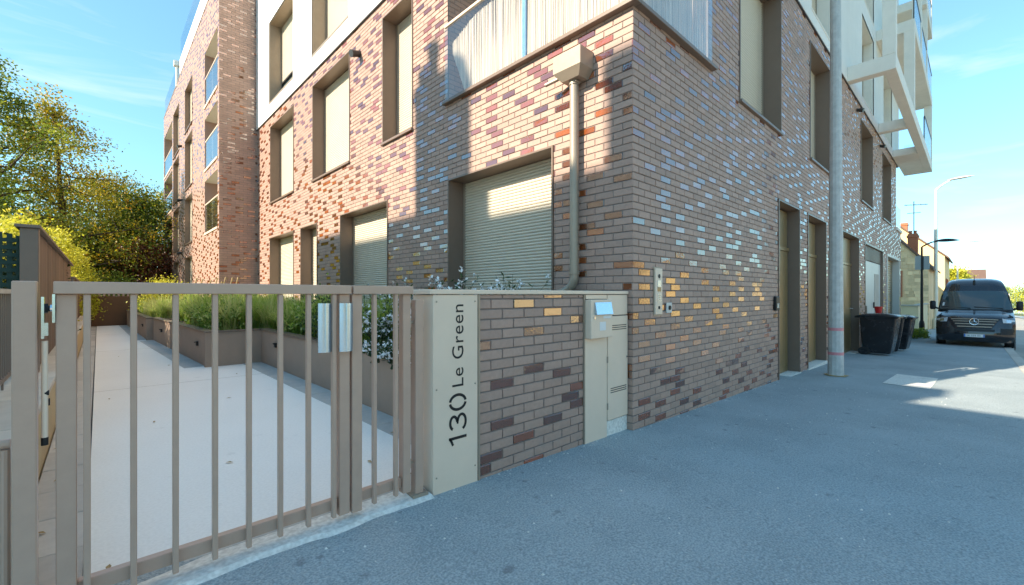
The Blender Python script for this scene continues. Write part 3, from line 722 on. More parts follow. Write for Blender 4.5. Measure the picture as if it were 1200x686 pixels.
def text_mesh(body, size, sp=1.08):
    cu = bpy.data.curves.new('t', 'FONT'); cu.body = body; cu.size = size; cu.extrude = 0.0006; cu.resolution_u = 4; cu.space_character = sp
    to = bpy.data.objects.new('t', cu); COL.objects.link(to); bpy.context.view_layer.update()
    me = bpy.data.meshes.new_from_object(to.evaluated_get(bpy.context.evaluated_depsgraph_get()))
    bpy.data.objects.remove(to); return me
def put_text(body, size, u, z, length, height, parent_root, parent, mat_):
    me = text_mesh(body, size, .86 if body == '130' else 1.08)
    co = np.array([v.co[:] for v in me.vertices]); mn = co.min(0); mxx = co.max(0)
    for v in me.vertices:
        tx = (v.co.x-mn[0])/(mxx[0]-mn[0]); ty = (v.co.y-mn[1])/(mxx[1]-mn[1])
        p = FW.P(u-ty*height, z+tx*length, .0112+(v.co.z)); v.co = Vector(p)-parent_root.location
    me.name = 'lettering'; return obj('lettering', me, mat_, parent)
def ribbon(mb, pts, w):
    pts = [Vector((*p, 0)) for p in pts]; V = []
    for i, p in enumerate(pts):
        d = (pts[min(i+1, len(pts)-1)]-pts[max(i-1, 0)]).normalized(); n_ = Vector((-d.y, d.x, 0))*w/2; V += [p+n_, p-n_]
    # along x = up the panel, y = towards the digits' tops
    mb.add([FW.P(1.862-v.y, .345+v.x, z) for z in (.0104, .0116) for v in V], [(2*i, 2*i+2, 2*i+3, 2*i+1) for i in range(len(pts)-1)]+[(len(V)+2*i, len(V)+2*i+2, len(V)+2*i+3, len(V)+2*i+1) for i in range(len(pts)-1)])
def arc(cx, cy, rx, ry, a0, a1, n=16): return [(cx+rx*math.cos(rad(a0+(a1-a0)*k/n)), cy+ry*math.sin(rad(a0+(a1-a0)*k/n))) for k in range(n+1)]
SW = .019; HT = .148
mb = MB(); ribbon(mb, [(.055, 0), (.055, HT)], SW); ribbon(mb, [(.060, HT-.006), (.035, HT-.022), (.008, HT-.034)], SW*.9); part(gw, mb, 'lettering', M['ink'], parent=panel)
mb = MB(); ribbon(mb, arc(.160, HT*.735, .043, HT*.235-.006, 165, -85), SW); ribbon(mb, arc(.160, HT*.285, .051, HT*.275-.006, 85, -165), SW); ribbon(mb, [(.15, HT*.515), (.165, HT*.515)], SW*.8); part(gw, mb, 'lettering', M['ink'], parent=panel)
mb = MB(); ribbon(mb, arc(.298, HT*.5, .050, HT*.5-.009, 97, 263, 22), SW); ribbon(mb, arc(.298, HT*.5, .050, HT*.5-.009, 83, -83, 22), SW); part(gw, mb, 'lettering', M['ink'], parent=panel)
put_text('Le Green', .12, 1.835, .75, .56, .095, gw, panel, M['ink'])
rsw = random.Random(5)
for r in brick_rects(FW, 1.985, 3.193, -.15, WT-.004, [], rsw): single_brick(gw, FW, r)
# mailbox column
mb = MB(); fbox(mb, FW, 3.212, 3.555, -.2, .975, -.008, .010, c=.003); fbox(mb, FW, 3.225, 3.555, 1.335, WT-.004, -.008, .010, c=.002); part(gw, mb, 'panel', M['panel'])
mb = MB(); fbox(mb, FW, 3.215, 3.55, .975, 1.33, -.008, .075, c=.006); mbx = part(gw, mb, 'mailbox', M['panel'])
mb = MB(); mb.prism([(0.078,1.19),(0.105,1.195),(0.083,1.305),(0.078,1.305)], lambda p, s: FW.P((3.265,3.52)[s], p[1], p[0])); part(gw, mb, 'flap', M['steel'], parent=mbx)
mb = MB(); fbox(mb, FW, 3.40, 3.52, 1.155, 1.18, .0752, .077); part(gw, mb, 'name_plate', M['plate'], parent=mbx)
mb = MB(); fbox(mb, FW, 3.345, 3.44, 1.045, 1.125, .0752, .0765); part(gw, mb, 'sticker', M['plate'], parent=mbx)
mb = MB(); mb.tube(FW.P(3.265,1.165,.075), FW.P(3.265,1.165,.082), .012, n=12); part(gw, mb, 'lock', M['chrome'], parent=mbx)
# meter cabinet
mb = MB(); fbox(mb, FW, 3.565, 3.915, 1.175, WT-.004, -.008, .010, c=.003); part(gw, mb, 'panel', M['panel'])
mb = MB(); fbox(mb, FW, 3.565, 3.915, .16, 1.165, -.008, .014, c=.004); cd = part(gw, mb, 'cabinet_door', M['panel'])
for zb_ in (1.03, .42):
    for k in range(3):
        mb = MB(); fbox(mb, FW, 3.61, 3.885, zb_+.02*k, zb_+.008+.02*k, .0142, .0155); part(gw, mb, 'vent_slot', M['darkframe'], parent=cd)
for z_ in (.27, .72):
    mb = MB(); mb.tube(FW.P(3.56,z_,.012), FW.P(3.56,z_+.06,.012), .009, n=8); part(gw, mb, 'hinge', M['zinc'], parent=cd)
mb = MB(); mb.tube(FW.P(3.89,.75,.014), FW.P(3.89,.75,.02), .01, n=10); part(gw, mb, 'lock', M['chrome'], parent=cd)
mb = MB(); fbox(mb, FW, 3.57, 3.925, -.2, .15, -.02, -.002); part(gw, mb, 'plinth', M['threshold'])

# ------------------------------------------------------------------ gate, posts, hinges
def gbar(mb, x0, x1, y0, y1, z0, z1, c=.003): mb.box(x0, x1, y0, y1, z0, z1, c=c)
gt = thing('gate_leaf', 'wide taupe steel gate leaf with vertical bars closing the garden path', 'gate', (-.1, 2.47, .13))
mb = MB(); gbar(mb, -.125, 1.046, 2.43, 2.50, 1.381, 1.430); part(gt, mb, 'top_rail', M['gate'])
mb = MB(); gbar(mb, -.060, .985, 2.475, 2.515, .165, .225); part(gt, mb, 'bottom_rail', M['gate'])
mb = MB(); gbar(mb, -.120, -.061, 2.455, 2.515, .13, 1.380); part(gt, mb, 'stile', M['gate'])
mb = MB(); gbar(mb, .986, 1.046, 2.455, 2.515, .13, 1.380); part(gt, mb, 'stile', M['gate'])
for xb in (-.032, .110, .252, .400, .540, .682, .820, .955):
    mb = MB(); gbar(mb, xb-.011, xb+.011, 2.442, 2.474, .135, 1.380); part(gt, mb, 'bar', M['gate'])
# pull handles: curved steel sheets either side
for (x0, yc) in ((.872, 2.462), (.975, 2.425)):
    mb = MB(); pts = []
    for k in range(9):
        t = k/8; pts.append((x0+.075*t, yc-.022*math.sin(math.pi*t)))
    vs = [(x, y_, 1.06) for x, y_ in pts]+[(x, y_, 1.33) for x, y_ in pts]+[(x, y_+.004, 1.06) for x, y_ in pts]+[(x, y_+.004, 1.33) for x, y_ in pts]
    m9 = 9
    fs = [(k,k+1,m9+k+1,m9+k) for k in range(8)]+[(18+k,18+k+1,27+k+1,27+k) for k in range(8)]+[(k,k+1,19+k,18+k) for k in range(8)]+[(9+k,10+k,28+k,27+k) for k in range(8)]+[(0,9,27,18),(8,17,35,26)]
    mb.add(vs, fs); mb.box(x0+.02, x0+.055, yc+.004, yc+.03, 1.10, 1.12); mb.box(x0+.02, x0+.055, yc+.004, yc+.03, 1.28, 1.30)
    smooth_angle(part(gt, mb, 'pull_handle', M['steel']), 35)
gt2 = thing('gate_leaf', 'narrow fixed taupe gate leaf between the handle and the number panel', 'gate', (1.07, 2.47, .13))
mb = MB(); gbar(mb, 1.058, 1.445, 2.43, 2.50, 1.381, 1.430); part(gt2, mb, 'top_rail', M['gate'])
mb = MB(); gbar(mb, 1.121, 1.385, 2.475, 2.515, .165, .225); part(gt2, mb, 'bottom_rail', M['gate'])
mb = MB(); gbar(mb, 1.060, 1.120, 2.455, 2.515, .12, 1.380); part(gt2, mb, 'stile', M['gate'])
mb = MB(); gbar(mb, 1.386, 1.440, 2.455, 2.515, .13, 1.380); part(gt2, mb, 'stile', M['gate'])
for xb in (1.195, 1.335):
    mb = MB(); gbar(mb, xb-.011, xb+.011, 2.442, 2.474, .135, 1.380); part(gt2, mb, 'bar', M['gate'])
gp = thing('gate_post', 'slim square taupe gate post beside the number panel', 'post', (1.5, 2.5, .05))
mb = MB(); gbar(mb, 1.478, 1.535, 2.46, 2.52, -.1, 1.345); part(gp, mb, 'shaft', M['gate'])
for z_ in (.3, 1.2):
    mb = MB(); mb.tube((1.44, 2.49, z_), (1.477, 2.49, z_), .010, n=10); mb.box(1.4405, 1.452, 2.47, 2.51, z_-.03, z_+.03); part(gp, mb, 'hinge', M['zinc'])
mb = MB(); mb.box(1.45, 1.56, 2.44, 2.54, g(1.5)-.02, g(1.5)+.035); part(gp, mb, 'base_plate', M['zinc'])
lp = thing('gate_post', 'thick square taupe hinge post beside the tan side panel', 'post', (-.2, 2.48, .05))
def HX(x): return -.1205+(x+.1205)*.51
mb = MB(); gbar(mb, -.232, -.168, 2.43, 2.50, -.1, 1.43, .004); part(lp, mb, 'shaft', M['gate'])
mb = MB(); mb.box(HX(-.193), HX(-.178), 2.44, 2.485, 1.21, 1.37); mb.box(HX(-.178), HX(-.158), 2.455, 2.47, 1.22, 1.27); part(lp, mb, 'hinge_plate', M['chrome'])
mb = MB(); mb.tube((HX(-.192),2.462,1.325),(HX(-.145),2.462,1.325),.011,n=12); mb.tube((HX(-.178),2.462,1.325),(HX(-.158),2.462,1.325),.019,n=6); part(lp, mb, 'hinge_bolt', M['blackmetal'])
mb = MB(); mb.tube((HX(-.148),2.462,1.325),(-.1205,2.462,1.325),.014,n=14); mb.box(HX(-.136),-.1205,2.44,2.485,1.27,1.38); part(lp, mb, 'hinge_eye', M['chrome'])
mb = MB(); mb.tube((-.149,2.458,1.20),(-.149,2.458,.83),.0095,n=12); part(lp, mb, 'closer_tube', M['panel'])
mb = MB(); mb.tube((-.149,2.458,.83),(-.149,2.458,.80),.0105,n=12); mb.tube((-.149,2.458,1.0),(-.137,2.458,1.0),.010,n=12); part(lp, mb, 'closer_cap', M['blackmetal'])
mb = MB(); mb.tube((-.159,2.462,.16),(-.121,2.462,.16),.012,n=12); mb.box(-.159,-.145,2.44,2.485,.10,.19); part(lp, mb, 'hinge_eye', M['zinc'])

# tan infill panel left of the post
tp = thing('side_panel', 'tan sheet panel in a taupe tube frame left of the hinge post', 'fence panel', (-.8, 2.5, 0))
mb = MB(); mb.box(-1.4, -.268, 2.485, 2.495, .02, .79); part(tp, mb, 'sheet', M['tanwall'])
mb = MB(); mb.path([(-.239,2.49,.82),(-.6,2.49,.82),(-1.4,2.49,.82)], .018, 10); mb.path([(-.252,2.49,.80),(-.252,2.49,.0)], .014, 10); mb.path([(-1.4,2.49,.82),(-1.4,2.49,0)], .018, 10); part(tp, mb, 'frame', M['gate'])

# retaining wall, coping, railing, board fence
rw = thing('retaining_wall', 'low tan rendered wall with flat concrete coping along the path', 'wall', (-.45, 2.6, 0))
mb = MB(); mb.box(-.62, -.302, 2.62, 24.2, -.2, .60); part(rw, mb, 'wall', M['tanwall'])
y = 2.6
cpm = []
while y < 24:
    mb = MB(); mb.box(-.66, -.275, y+.004, y+.996, .601, .645, rng.random(), c=.006); part(rw, mb, 'coping', M['coping']); y += 1.0
for y_ in (5.2,):
    mb = MB(); mb.tube((-.301, y_, .50), (-.285, y_, .50), .03, n=14); part(rw, mb, 'path_light', M['blackmetal'])
rl = thing('railing', 'short dark bar railing with pale handrail on the low tan wall', 'railing', (-.5, 4, .65))
mb = MB(); mb.box(-.545, -.505, 2.7, 5.9, 1.385, 1.42); part(rl, mb, 'handrail', M['coping'])
mb = MB(); mb.box(-.54, -.51, 2.7, 5.9, .72, .75); part(rl, mb, 'bottom_rail', M['taupe'])
mb = MB(); mb.box(-.535, -.515, 2.72, 2.75, .655, 1.384); barm = None
for k in range(29):
    mb = MB(); yy = 2.72+k*.11; mb.box(-.532, -.518, yy, yy+.02, .655 if k % 7 == 0 else .751, 1.384); part(rl, mb, 'bar', M['taupe'])
def board_fence(label, y0, y1, z1, x0):
    f = thing('board_fence', label, 'fence', (x0, y0, .65), group='board fence panels on the low wall')
    mb = MB(); mb.box(x0-.10, x0+.02, y0-.12, y0, .65, z1+.0, c=.004); part(f, mb, 'post', M['taupe'])
    y_ = y0+.004
    while y_ < y1-.05:
        mb = MB(); w = min(.155, y1-y_); mb.box(x0-.035, x0-.01+random.uniform(-.002,.002), y_, y_+w-.006, .66, z1-.002, rng.random(), c=.003); part(f, mb, 'board', M['woodboard']); y_ += .155
    mb = MB(); mb.box(x0-.13, x0+.035, y0-.15, y1, z1, z1+.03, c=.004); part(f, mb, 'cap_rail', M['taupe']); return f
board_fence('tall taupe board fence panel beside the green mesh screen', 6.1, 13.5, 1.99, -.42)
board_fence('board fence panel farther along the path beside the hedge', 14.3, 23.8, 1.75, -.42)
gm = thing('mesh_screen', 'dark green woven mesh screen butting against the board fence', 'fence', (-2.4, 6.2, .5))
mb = MB()
for k in range(60):
    x = -.56-.06*k; mb.box(x, x+.035, 6.2+.006*(k%2), 6.212+.006*(k%2), .1, 1.93+.03*math.sin(k*.7))
part(gm, mb, 'vertical_weave', M['greenmesh'])
mb = MB()
for k in range(26): mb.box(-4.2, -.55, 6.195, 6.219, .12+.07*k, .155+.07*k)
part(gm, mb, 'horizontal_weave', M['greenmesh'])

# far end of the path
ew = thing('end_wall', 'plain brown panel wall closing the far end of the path', 'wall', (.5, 24.3, 0))
mb = MB(); mb.box(-.6, 3.0, 24.3, 24.45, -.1, 1.30, c=.005); part(ew, mb, 'panel', M['brownwall'])
ef = thing('picket_railing', 'grey picket railing above the brown end wall in front of the trees', 'railing', (.5, 24.9, 1.0))
mb = MB(); mb.box(-.6, 4.0, 24.9, 24.94, 1.72, 1.77); mb.box(-.6, 4.0, 24.9, 24.94, .8, .85); part(ef, mb, 'rail', M['gate'])
for k in range(31):
    mb = MB(); mb.box(-.6+.15*k, -.53+.15*k, 24.88, 24.899, .7, 1.80); part(ef, mb, 'picket', M['gate'])
# ------------------------------------------------------------------ planters
def poly_wall(mb, pts, th, z0, z1):
    for (p, q) in zip(pts[:-1], pts[1:]):
        d = Vector((q[0]-p[0], q[1]-p[1], 0)).normalized(); nrm = Vector((d.y, -d.x, 0))
        a = Vector((*p, 0)); b = Vector((*q, 0)); c = b+nrm*th; e = a+nrm*th
        mb.add([(v.x, v.y, z) for z in (z0, z1) for v in (a, b, c, e)], [(3,2,1,0),(4,5,6,7),(0,1,5,4),(1,2,6,5),(2,3,7,6),(3,0,4,7)])
PT = .70
def planter(label, segs, lights, soilpoly):
    p = thing('planter', label, 'planter', (segs[0][0][0], segs[0][0][1], PZ))
    for pts in segs:
        mb = MB(); poly_wall(mb, pts, .12, PZ-.1, PT); w = part(p, mb, 'wall', M['planter'])
        mb = MB(); pp = [Vector(q) for q in pts]; d = (pp[-1]-pp[0]).normalized(); n_ = Vector((d.y, -d.x))*-.02
        poly_wall(mb, [tuple(q+n_) for q in pp], .16, PT+.001, PT+.028); part(p, mb, 'cap', M['taupe'])
    for (x, y_, z, nx, ny) in lights:
        mb = MB(); s = .045; mb.box(x-(.02 if nx else s), x+(.02 if nx else s), y_-(.02 if ny else s), y_+(.02 if ny else s), z-.04, z+.04, c=.004); mb.box(x-(.05 if nx else s*.8), x, y_-(.05 if ny else s*.8), y_, z+.02, z+.035); part(p, mb, 'path_light', M['blackmetal'])
    mb = MB(); mb.add([(x, y_, PT-.05) for x, y_ in soilpoly], [tuple(range(len(soilpoly)))]); part(p, mb, 'soil', M['soil']); return p
planter('taupe planter along the shuttered windows, full of grass and white flowers', [[(2.24,2.70),(2.24,9.33)]], [(2.23,8.3,.50,1,0)], [(2.3,2.7),(3.92,2.7),(3.92,9.45),(2.3,9.45)])
planter('taupe planter with the projecting corner beside the narrowing path', [[(1.385,9.38),(1.12,15.7)], [(2.25,9.36),(1.36,9.36)][::-1]], [(1.345,10.0,.46,1,0),(1.25,12.2,.46,1,0),(1.17,14.2,.46,1,0)], [(1.45,9.4),(3.92,9.4),(3.92,16.6),(1.2,15.7)])
planter('farthest taupe planter near the brown end wall', [[(.99,15.95),(.87,24.2)], [(1.3,15.93),(.97,15.93)][::-1]], [(.97,17,.46,1,0),(.93,19.5,.46,1,0)], [(1.05,16),(2.8,16),(2.8,24.2),(.95,24.2)])
strip2 = obj('planter_edging', MB().mesh('planter_edging'), M['paver'], kind='structure')
def edging(p, q, w=.30, step=.6):
    p = Vector((*p, 0)); q = Vector((*q, 0)); d = (q-p); Ln = d.length; d.normalize(); n_ = Vector((-d.y, d.x, 0)); k = 0
    while k < Ln-.05:
        a = p+d*(k+.004); b = p+d*min(k+step-.004, Ln); mb = MB(); z = PZ+.004+random.uniform(-.001,.001)
        vs = [a, b, b+n_*w, a+n_*w]; mb.add([(v.x, v.y, zz) for zz in (z-.05, z) for v in vs], [(3,2,1,0),(4,5,6,7),(0,1,5,4),(1,2,6,5),(2,3,7,6),(3,0,4,7)], rng.random())
        mb.build('paver', M['paver'], strip2); k += step
edging((2.235,2.8),(2.235,9.34)); edging((1.38,9.4),(1.12,15.7)); edging((.985,15.95),(.87,24.1), .25)

# ------------------------------------------------------------------ plants
def cards(name, P, D, U, ln, wd, rndv, matn, parent=None, bend=0.0, **k):
    """leaf-shaped quads (two per leaf, folded) : P base, D direction, U side"""
    n = len(P); ln = np.broadcast_to(ln, n)[:, None]; wd = np.broadcast_to(wd, n)[:, None]
    Nn = np.cross(D, U); mid = P+D*ln*.5+Nn*ln*bend
    V = np.stack([P, mid+U*wd*.5, P+D*ln, mid-U*wd*.5], 1).reshape(-1, 3)
    me = bpy.data.meshes.new(name); m4 = np.arange(n*4, dtype=np.int32)
    me.vertices.add(n*4); me.vertices.foreach_set('co', V.ravel()); me.loops.add(n*4); me.loops.foreach_set('vertex_index', m4)
    me.polygons.add(n); me.polygons.foreach_set('loop_start', m4[::4]); me.polygons.foreach_set('loop_total', np.full(n, 4, dtype=np.int32))
    me.update(calc_edges=True)
    at = me.attributes.new('rnd', 'FLOAT', 'FACE'); at.data.foreach_set('value', rndv.astype(np.float32))
    return obj(name, me, M[matn], parent, **k)
def rdir(n, up=0.0):
    v = rng.normal(size=(n, 3)); v[:, 2] += up; return v/np.linalg.norm(v, axis=1)[:, None]
def perp(D):
    r = rng.normal(size=D.shape); u = np.cross(D, r); return u/(np.linalg.norm(u, axis=1)[:, None]+1e-9)

def grass_patch(name, label, region, n, h0, h1, z0=PT-.05, yellow=0.0, clumps=40):  # yellow offset puts sunlight into the blade colour
    """arching blades of ornamental grass, three segments each"""
    (x0, x1, y0, y1) = region
    cl = np.stack([rng.uniform(x0, x1, clumps), rng.uniform(y0, y1, clumps)], 1); ci = rng.integers(0, clumps, n)
    ch = rng.uniform(h0, h1, clumps); cc = rng.uniform(0, 1, clumps)
    a = rng.uniform(0, 2*np.pi, n); lean = rng.uniform(.05, 1.25, n); h = ch[ci]*rng.uniform(.6, 1.1, n)
    B = np.stack([cl[ci,0]+rng.normal(0,.05,n), cl[ci,1]+rng.normal(0,.05,n), np.full(n, z0)], 1)
    dx = np.cos(a); dy = np.sin(a); w = rng.uniform(.004, .009, n)
    sx = -dy*w; sy = dx*w; V = []
    for t, wf in ((0,1), (.4,.9), (.75,.6), (1,.08)):
        r = lean*h*.75*t**1.7; zz = h*(t-.38*lean*t**3)
        c = B+np.stack([dx*r, dy*r, zz], 1); s_ = np.stack([sx*wf, sy*wf, np.zeros(n)], 1); V += [c-s_, c+s_]
    V = np.stack(V, 1).reshape(-1, 3); Q = np.array([(0,1,3,2),(2,3,5,4),(4,5,7,6)])
    Fc = (Q[None]+(np.arange(n)*8)[:, None, None]).reshape(-1, 4).astype(np.int32)
    me = bpy.data.meshes.new(name); me.vertices.add(len(V)); me.vertices.foreach_set('co', V.ravel()); me.loops.add(Fc.size); me.loops.foreach_set('vertex_index', Fc.ravel())
    me.polygons.add(len(Fc)); me.polygons.foreach_set('loop_start', np.arange(0, Fc.size, 4, dtype=np.int32)); me.polygons.foreach_set('loop_total', np.full(len(Fc), 4, dtype=np.int32)); me.update(calc_edges=True)
    rv = np.clip(cc[ci]*.6+rng.uniform(0,.4,n)+yellow, 0, 1); at = me.attributes.new('rnd','FLOAT','FACE'); at.data.foreach_set('value', np.repeat(rv, 3).astype(np.float32))
    return obj(name, me, M['grass'], kind='stuff', label=label, cat='grass')
grass_patch('ornamental_grass', 'arching green ornamental grass in the planter along the shutters', (2.45, 3.5, 5.2, 9.2), 14000, .5, .85, clumps=80)
grass_patch('ornamental_grass', 'feathery grass tinted as if sunlit in the planter with the projecting corner', (1.6, 3.7, 9.7, 15.5), 20000, .55, .95, yellow=.15, clumps=150)
grass_patch('ornamental_grass', 'grass in the farthest planter, coloured yellow as if sunlit', (1.2, 2.7, 16.3, 24), 9000, .45, .85, yellow=.3, clumps=90)

def flower_shrub(x, y, h, label, n=26, spread=.45):
    t = thing('flowering_shrub', label, 'shrub', (x, y, PT-.05), group='white flowering shrubs in the planter')
    st = MB(); tips = []; LP = []; LD = []
    for k in range(n):
        a = random.uniform(0, 2*math.pi); r = random.uniform(.1, 1)*spread; hh = h*random.uniform(.55, 1.0)
        pts = [Vector((0.05*math.cos(a), .05*math.sin(a), 0))]
        for s in range(1, 6):
            q = s/5; pts.append(Vector((r*q**1.3*math.cos(a)+random.uniform(-.015,.015), r*q**1.3*math.sin(a)+random.uniform(-.015,.015), hh*(q-.15*q**3))))
        st.path(pts, [.005,.004,.0035,.003,.0022,.0012], 4)
        for s in range(1, 5):
            for _ in range(2 if h > .9 else 4):
                LP.append(pts[s]+(pts[s+1]-pts[s])*random.random()); LD.append(Vector((random.uniform(-1,1), random.uniform(-1,1), random.uniform(-.1,.9))).normalized())
        for _ in range(3): tips.append(pts[-1]+(pts[-3]-pts[-1])*random.random()*1.2+Vector((random.uniform(-.05,.05),random.uniform(-.05,.05),random.uniform(-.02,.03))))
    st.build('stem', M['leaf_shrub'], t)
    LP = np.array(LP); LD = np.array(LD); cards('leaf', LP, LD, perp(LD), rng.uniform(.05,.09,len(LP)), rng.uniform(.014,.024,len(LP)), rng.random(len(LP)), 'leaf_shrub', t, kind='stuff')
    P = []; D = []
    for c in tips:
        for k in range(5):
            P.append(c); D.append(Vector((random.uniform(-1,.6), random.uniform(-1,.6), random.uniform(-.5,.9))).normalized())
    P = np.array(P); D = np.array(D); cards('petal', P, D, perp(D), rng.uniform(.028,.042,len(P)), rng.uniform(.02,.032,len(P)), rng.random(len(P)), 'flower', t, kind='stuff')
    return t
for i, (x, y, h) in enumerate(((2.55,3.25,.85), (2.42,3.85,.8), (2.75,4.4,1.05), (2.38,4.75,.65), (2.7,5.3,1.05), (2.65,2.98,1.0), (3.2,3.4,1.12), (2.5,6.2,.75), (3.1,5.0,1.1), (3.35,2.98,1.02), (2.45,3.4,1.12))):
    flower_shrub(x, y, h, 'white-flowered airy shrub in the planter behind the gate', n=26, spread=.48)
# trailing flower stems in front of the planter face
for i, (x, y) in enumerate(((2.13,3.45),(2.12,3.9),(2.15,4.4))):
    flower_shrub(x, y, .30, 'low white flower spray hanging over the planter edge', n=14, spread=.3)
for i, (x, y, h, r, lb) in enumerate(((2.75,7.6,.62,.42,'leafy green shrub among the grass in front of the shutters'), (2.6,6.6,.55,.36,'small leafy shrub between the grass and the white flowers'), (1.8,10.1,.5,.4,'low leafy shrub at the planter corner'), (2.1,13.2,.7,.5,'rounded leafy shrub in the middle of the corner planter'))):
    t_ = thing('shrub', lb, 'shrub', (x, y, PT-.05)); nL = 1800
    P = rng.normal(0, 1, (nL, 3))*np.array([r*.5, r*.5, h*.28])+np.array([0, 0, h*.55]); P[:,2] = np.abs(P[:,2]); D = rdir(nL, .5)
    cards('foliage', P, D, perp(D), rng.uniform(.05,.09,nL), rng.uniform(.02,.035,nL), rng.random(nL), 'leaf_shrub' if i % 2 else 'grass', t_)
# dried seed heads
for i in range(9):
    x = random.uniform(1.7, 3.0); y = random.uniform(12.5, 16); h = random.uniform(.95,1.25)
    mb = MB(); mb.path([(0,0,0),(.02,.01,h*.5),(.05,.03,h*.85),(.10,.05,h),(.15,.06,h*.97)], [.012,.01,.01,.02,.012], 6)
    mb.path([(0,0,0),(-.03,.02,h*.5),(-.06,.03,h*.85)], [.01,.008,.018], 6)
    o = mb.build('dry_flower_stem', M['drygrass'], None, label='dry brown curled flower stem standing up from the planter', cat='plant', group='dry stems in the planter'); o.location = (x, y, PT-.06)

# ------------------------------------------------------------------ trees
def tree(name, label, x, y, z, height, crown_r, matn, leaves=9000, trunk_r=.16, low=.35, seed=1, leaf=.14, squash=1.0, group=None, cat='tree', tone=(0, 1), nb=30, clump=.16, taper=0.0):
    R_ = random.Random(seed); t = thing(name, label, cat, (x, y, z), group)
    leaves = int(leaves*1.75); leaf = leaf*.76
    mb = MB(); tips = []
    top = Vector((R_.uniform(-.3,.3), R_.uniform(-.3,.3), height*.88)); pts = [Vector((0,0,-.3))]
    for k in range(1, 7):
        q = k/6; pts.append(Vector((top.x*q+R_.uniform(-.1,.1), top.y*q+R_.uniform(-.1,.1), top.z*q)))
    mb.path(pts, [trunk_r*(1-.85*k/6) for k in range(7)], 9)
    def along(q):
        f = q*6; i = min(5, int(f)); return pts[i].lerp(pts[i+1], f-i)
    for k in range(nb):
        q = low+(1-low)*(k+.5)/nb; b = along(q); a = k*2.4+R_.uniform(-.5,.5)
        env = math.sin(math.pi*min(1, max(0.12, (q-low)/(1-low)*.82+.16)))**.75
        ln = crown_r*env*R_.uniform(.65, 1.15)*(1-taper*(q-low)/(1-low)); rise = R_.uniform(.05, .6)
        d = Vector((math.cos(a), math.sin(a), rise)); pp = [b]; cur = b
        for s in range(4):
            cur = cur+d*(ln/4)+Vector((R_.uniform(-.08,.08), R_.uniform(-.08,.08), R_.uniform(-.06,.06)))*ln; pp.append(cur)
        r0 = trunk_r*.38*(1-.6*q); mb.path(pp, [r0, r0*.75, r0*.5, r0*.3, .008], 5)
        for s in range(1, 5):
            for _ in range(2 if s < 3 else 3):
                e = pp[s]+Vector((R_.gauss(0,1), R_.gauss(0,1), R_.gauss(0,.8)))*ln*.16
                mb.path([pp[s], (pp[s]+e)/2+Vector((0,0,.03)), e], [r0*.3, r0*.2, .005], 4); tips.append((e, R_.random()))
    for _ in range(6): tips.append((pts[-1]+Vector((R_.gauss(0,.3), R_.gauss(0,.3), R_.uniform(0,height*.1))), R_.random()))
    mb.build('trunk', M['bark'], t)
    T = np.array([e[0] for e in tips]); tv = np.array([e[1] for e in tips]); ci = rng.integers(0, len(T), leaves)
    sc = crown_r*clump
    P = T[ci]+rng.normal(0, 1, (leaves, 3))*np.array([sc, sc, sc*.7*squash]); P[:,2] = np.maximum(P[:,2], .2)
    D = rdir(leaves, -.25); rv = np.clip(tv[ci]*.65+rng.uniform(0,.35,leaves), 0, 1)*(tone[1]-tone[0])+tone[0]
    cards('crown', P, D, perp(D), rng.uniform(.7,1.3,leaves)*leaf, rng.uniform(.5,.75,leaves)*leaf, rv, matn, t, bend=.08); return t
tree('tall_tree', 'tall green tree at the back with dark trunk and airy crown', -2.9, 26.5, .1, 11.0, 3.3, 'leaf_green', 8500, .25, .2, 3, .16, clump=.085, taper=.3, nb=21)
tree('tall_tree', 'tall thin-topped tree turning yellow, with orange upper leaves', -1.2, 28.6, .1, 10.6, 3.7, 'leaf_autumn', 7500, .21, .2, 4, .155, clump=.08, taper=.4, nb=21)
tree('tree', 'rounded yellow-green tree below the taller trees', .2, 33, .0, 8.4, 3.0, 'leaf_autumn', 9000, .16, .2, 5, .17, tone=(0,.75))
tree('tree', 'dark green rounded tree beside the far corner of the brick block', 1.5, 32, -.2, 7.6, 2.8, 'leaf_green', 9000, .16, .18, 6, .18, tone=(0,.7))
tree('tree', 'russet tree partly hidden by the loggias of the brick block', 2.0, 29.5, -.2, 4.3, 1.9, 'leaf_red', 6000, .12, .2, 8, .15)
tree('tree', 'yellowing tree behind the end loggias of the brick block', 4.1, 41, -.3, 9.6, 3.2, 'leaf_autumn', 8000, .16, .2, 9, .22, tone=(.1,.7))
tree('tree', 'dark dense tree behind the tall trees', -4.2, 32, 0, 6.6, 3.8, 'leaf_green', 9000, .2, .12, 10, .2, tone=(0,.7))
tree('tree', 'low dark tree filling the gap above the end wall', .4, 36, -.2, 5.6, 3.6, 'leaf_dark', 9000, .15, .1, 12, .22)
tree('tree', 'low bushy green tree far behind the hedge', -3.0, 34, 0, 5.2, 3.0, 'leaf_green', 9000, .15, .1, 13, .18)
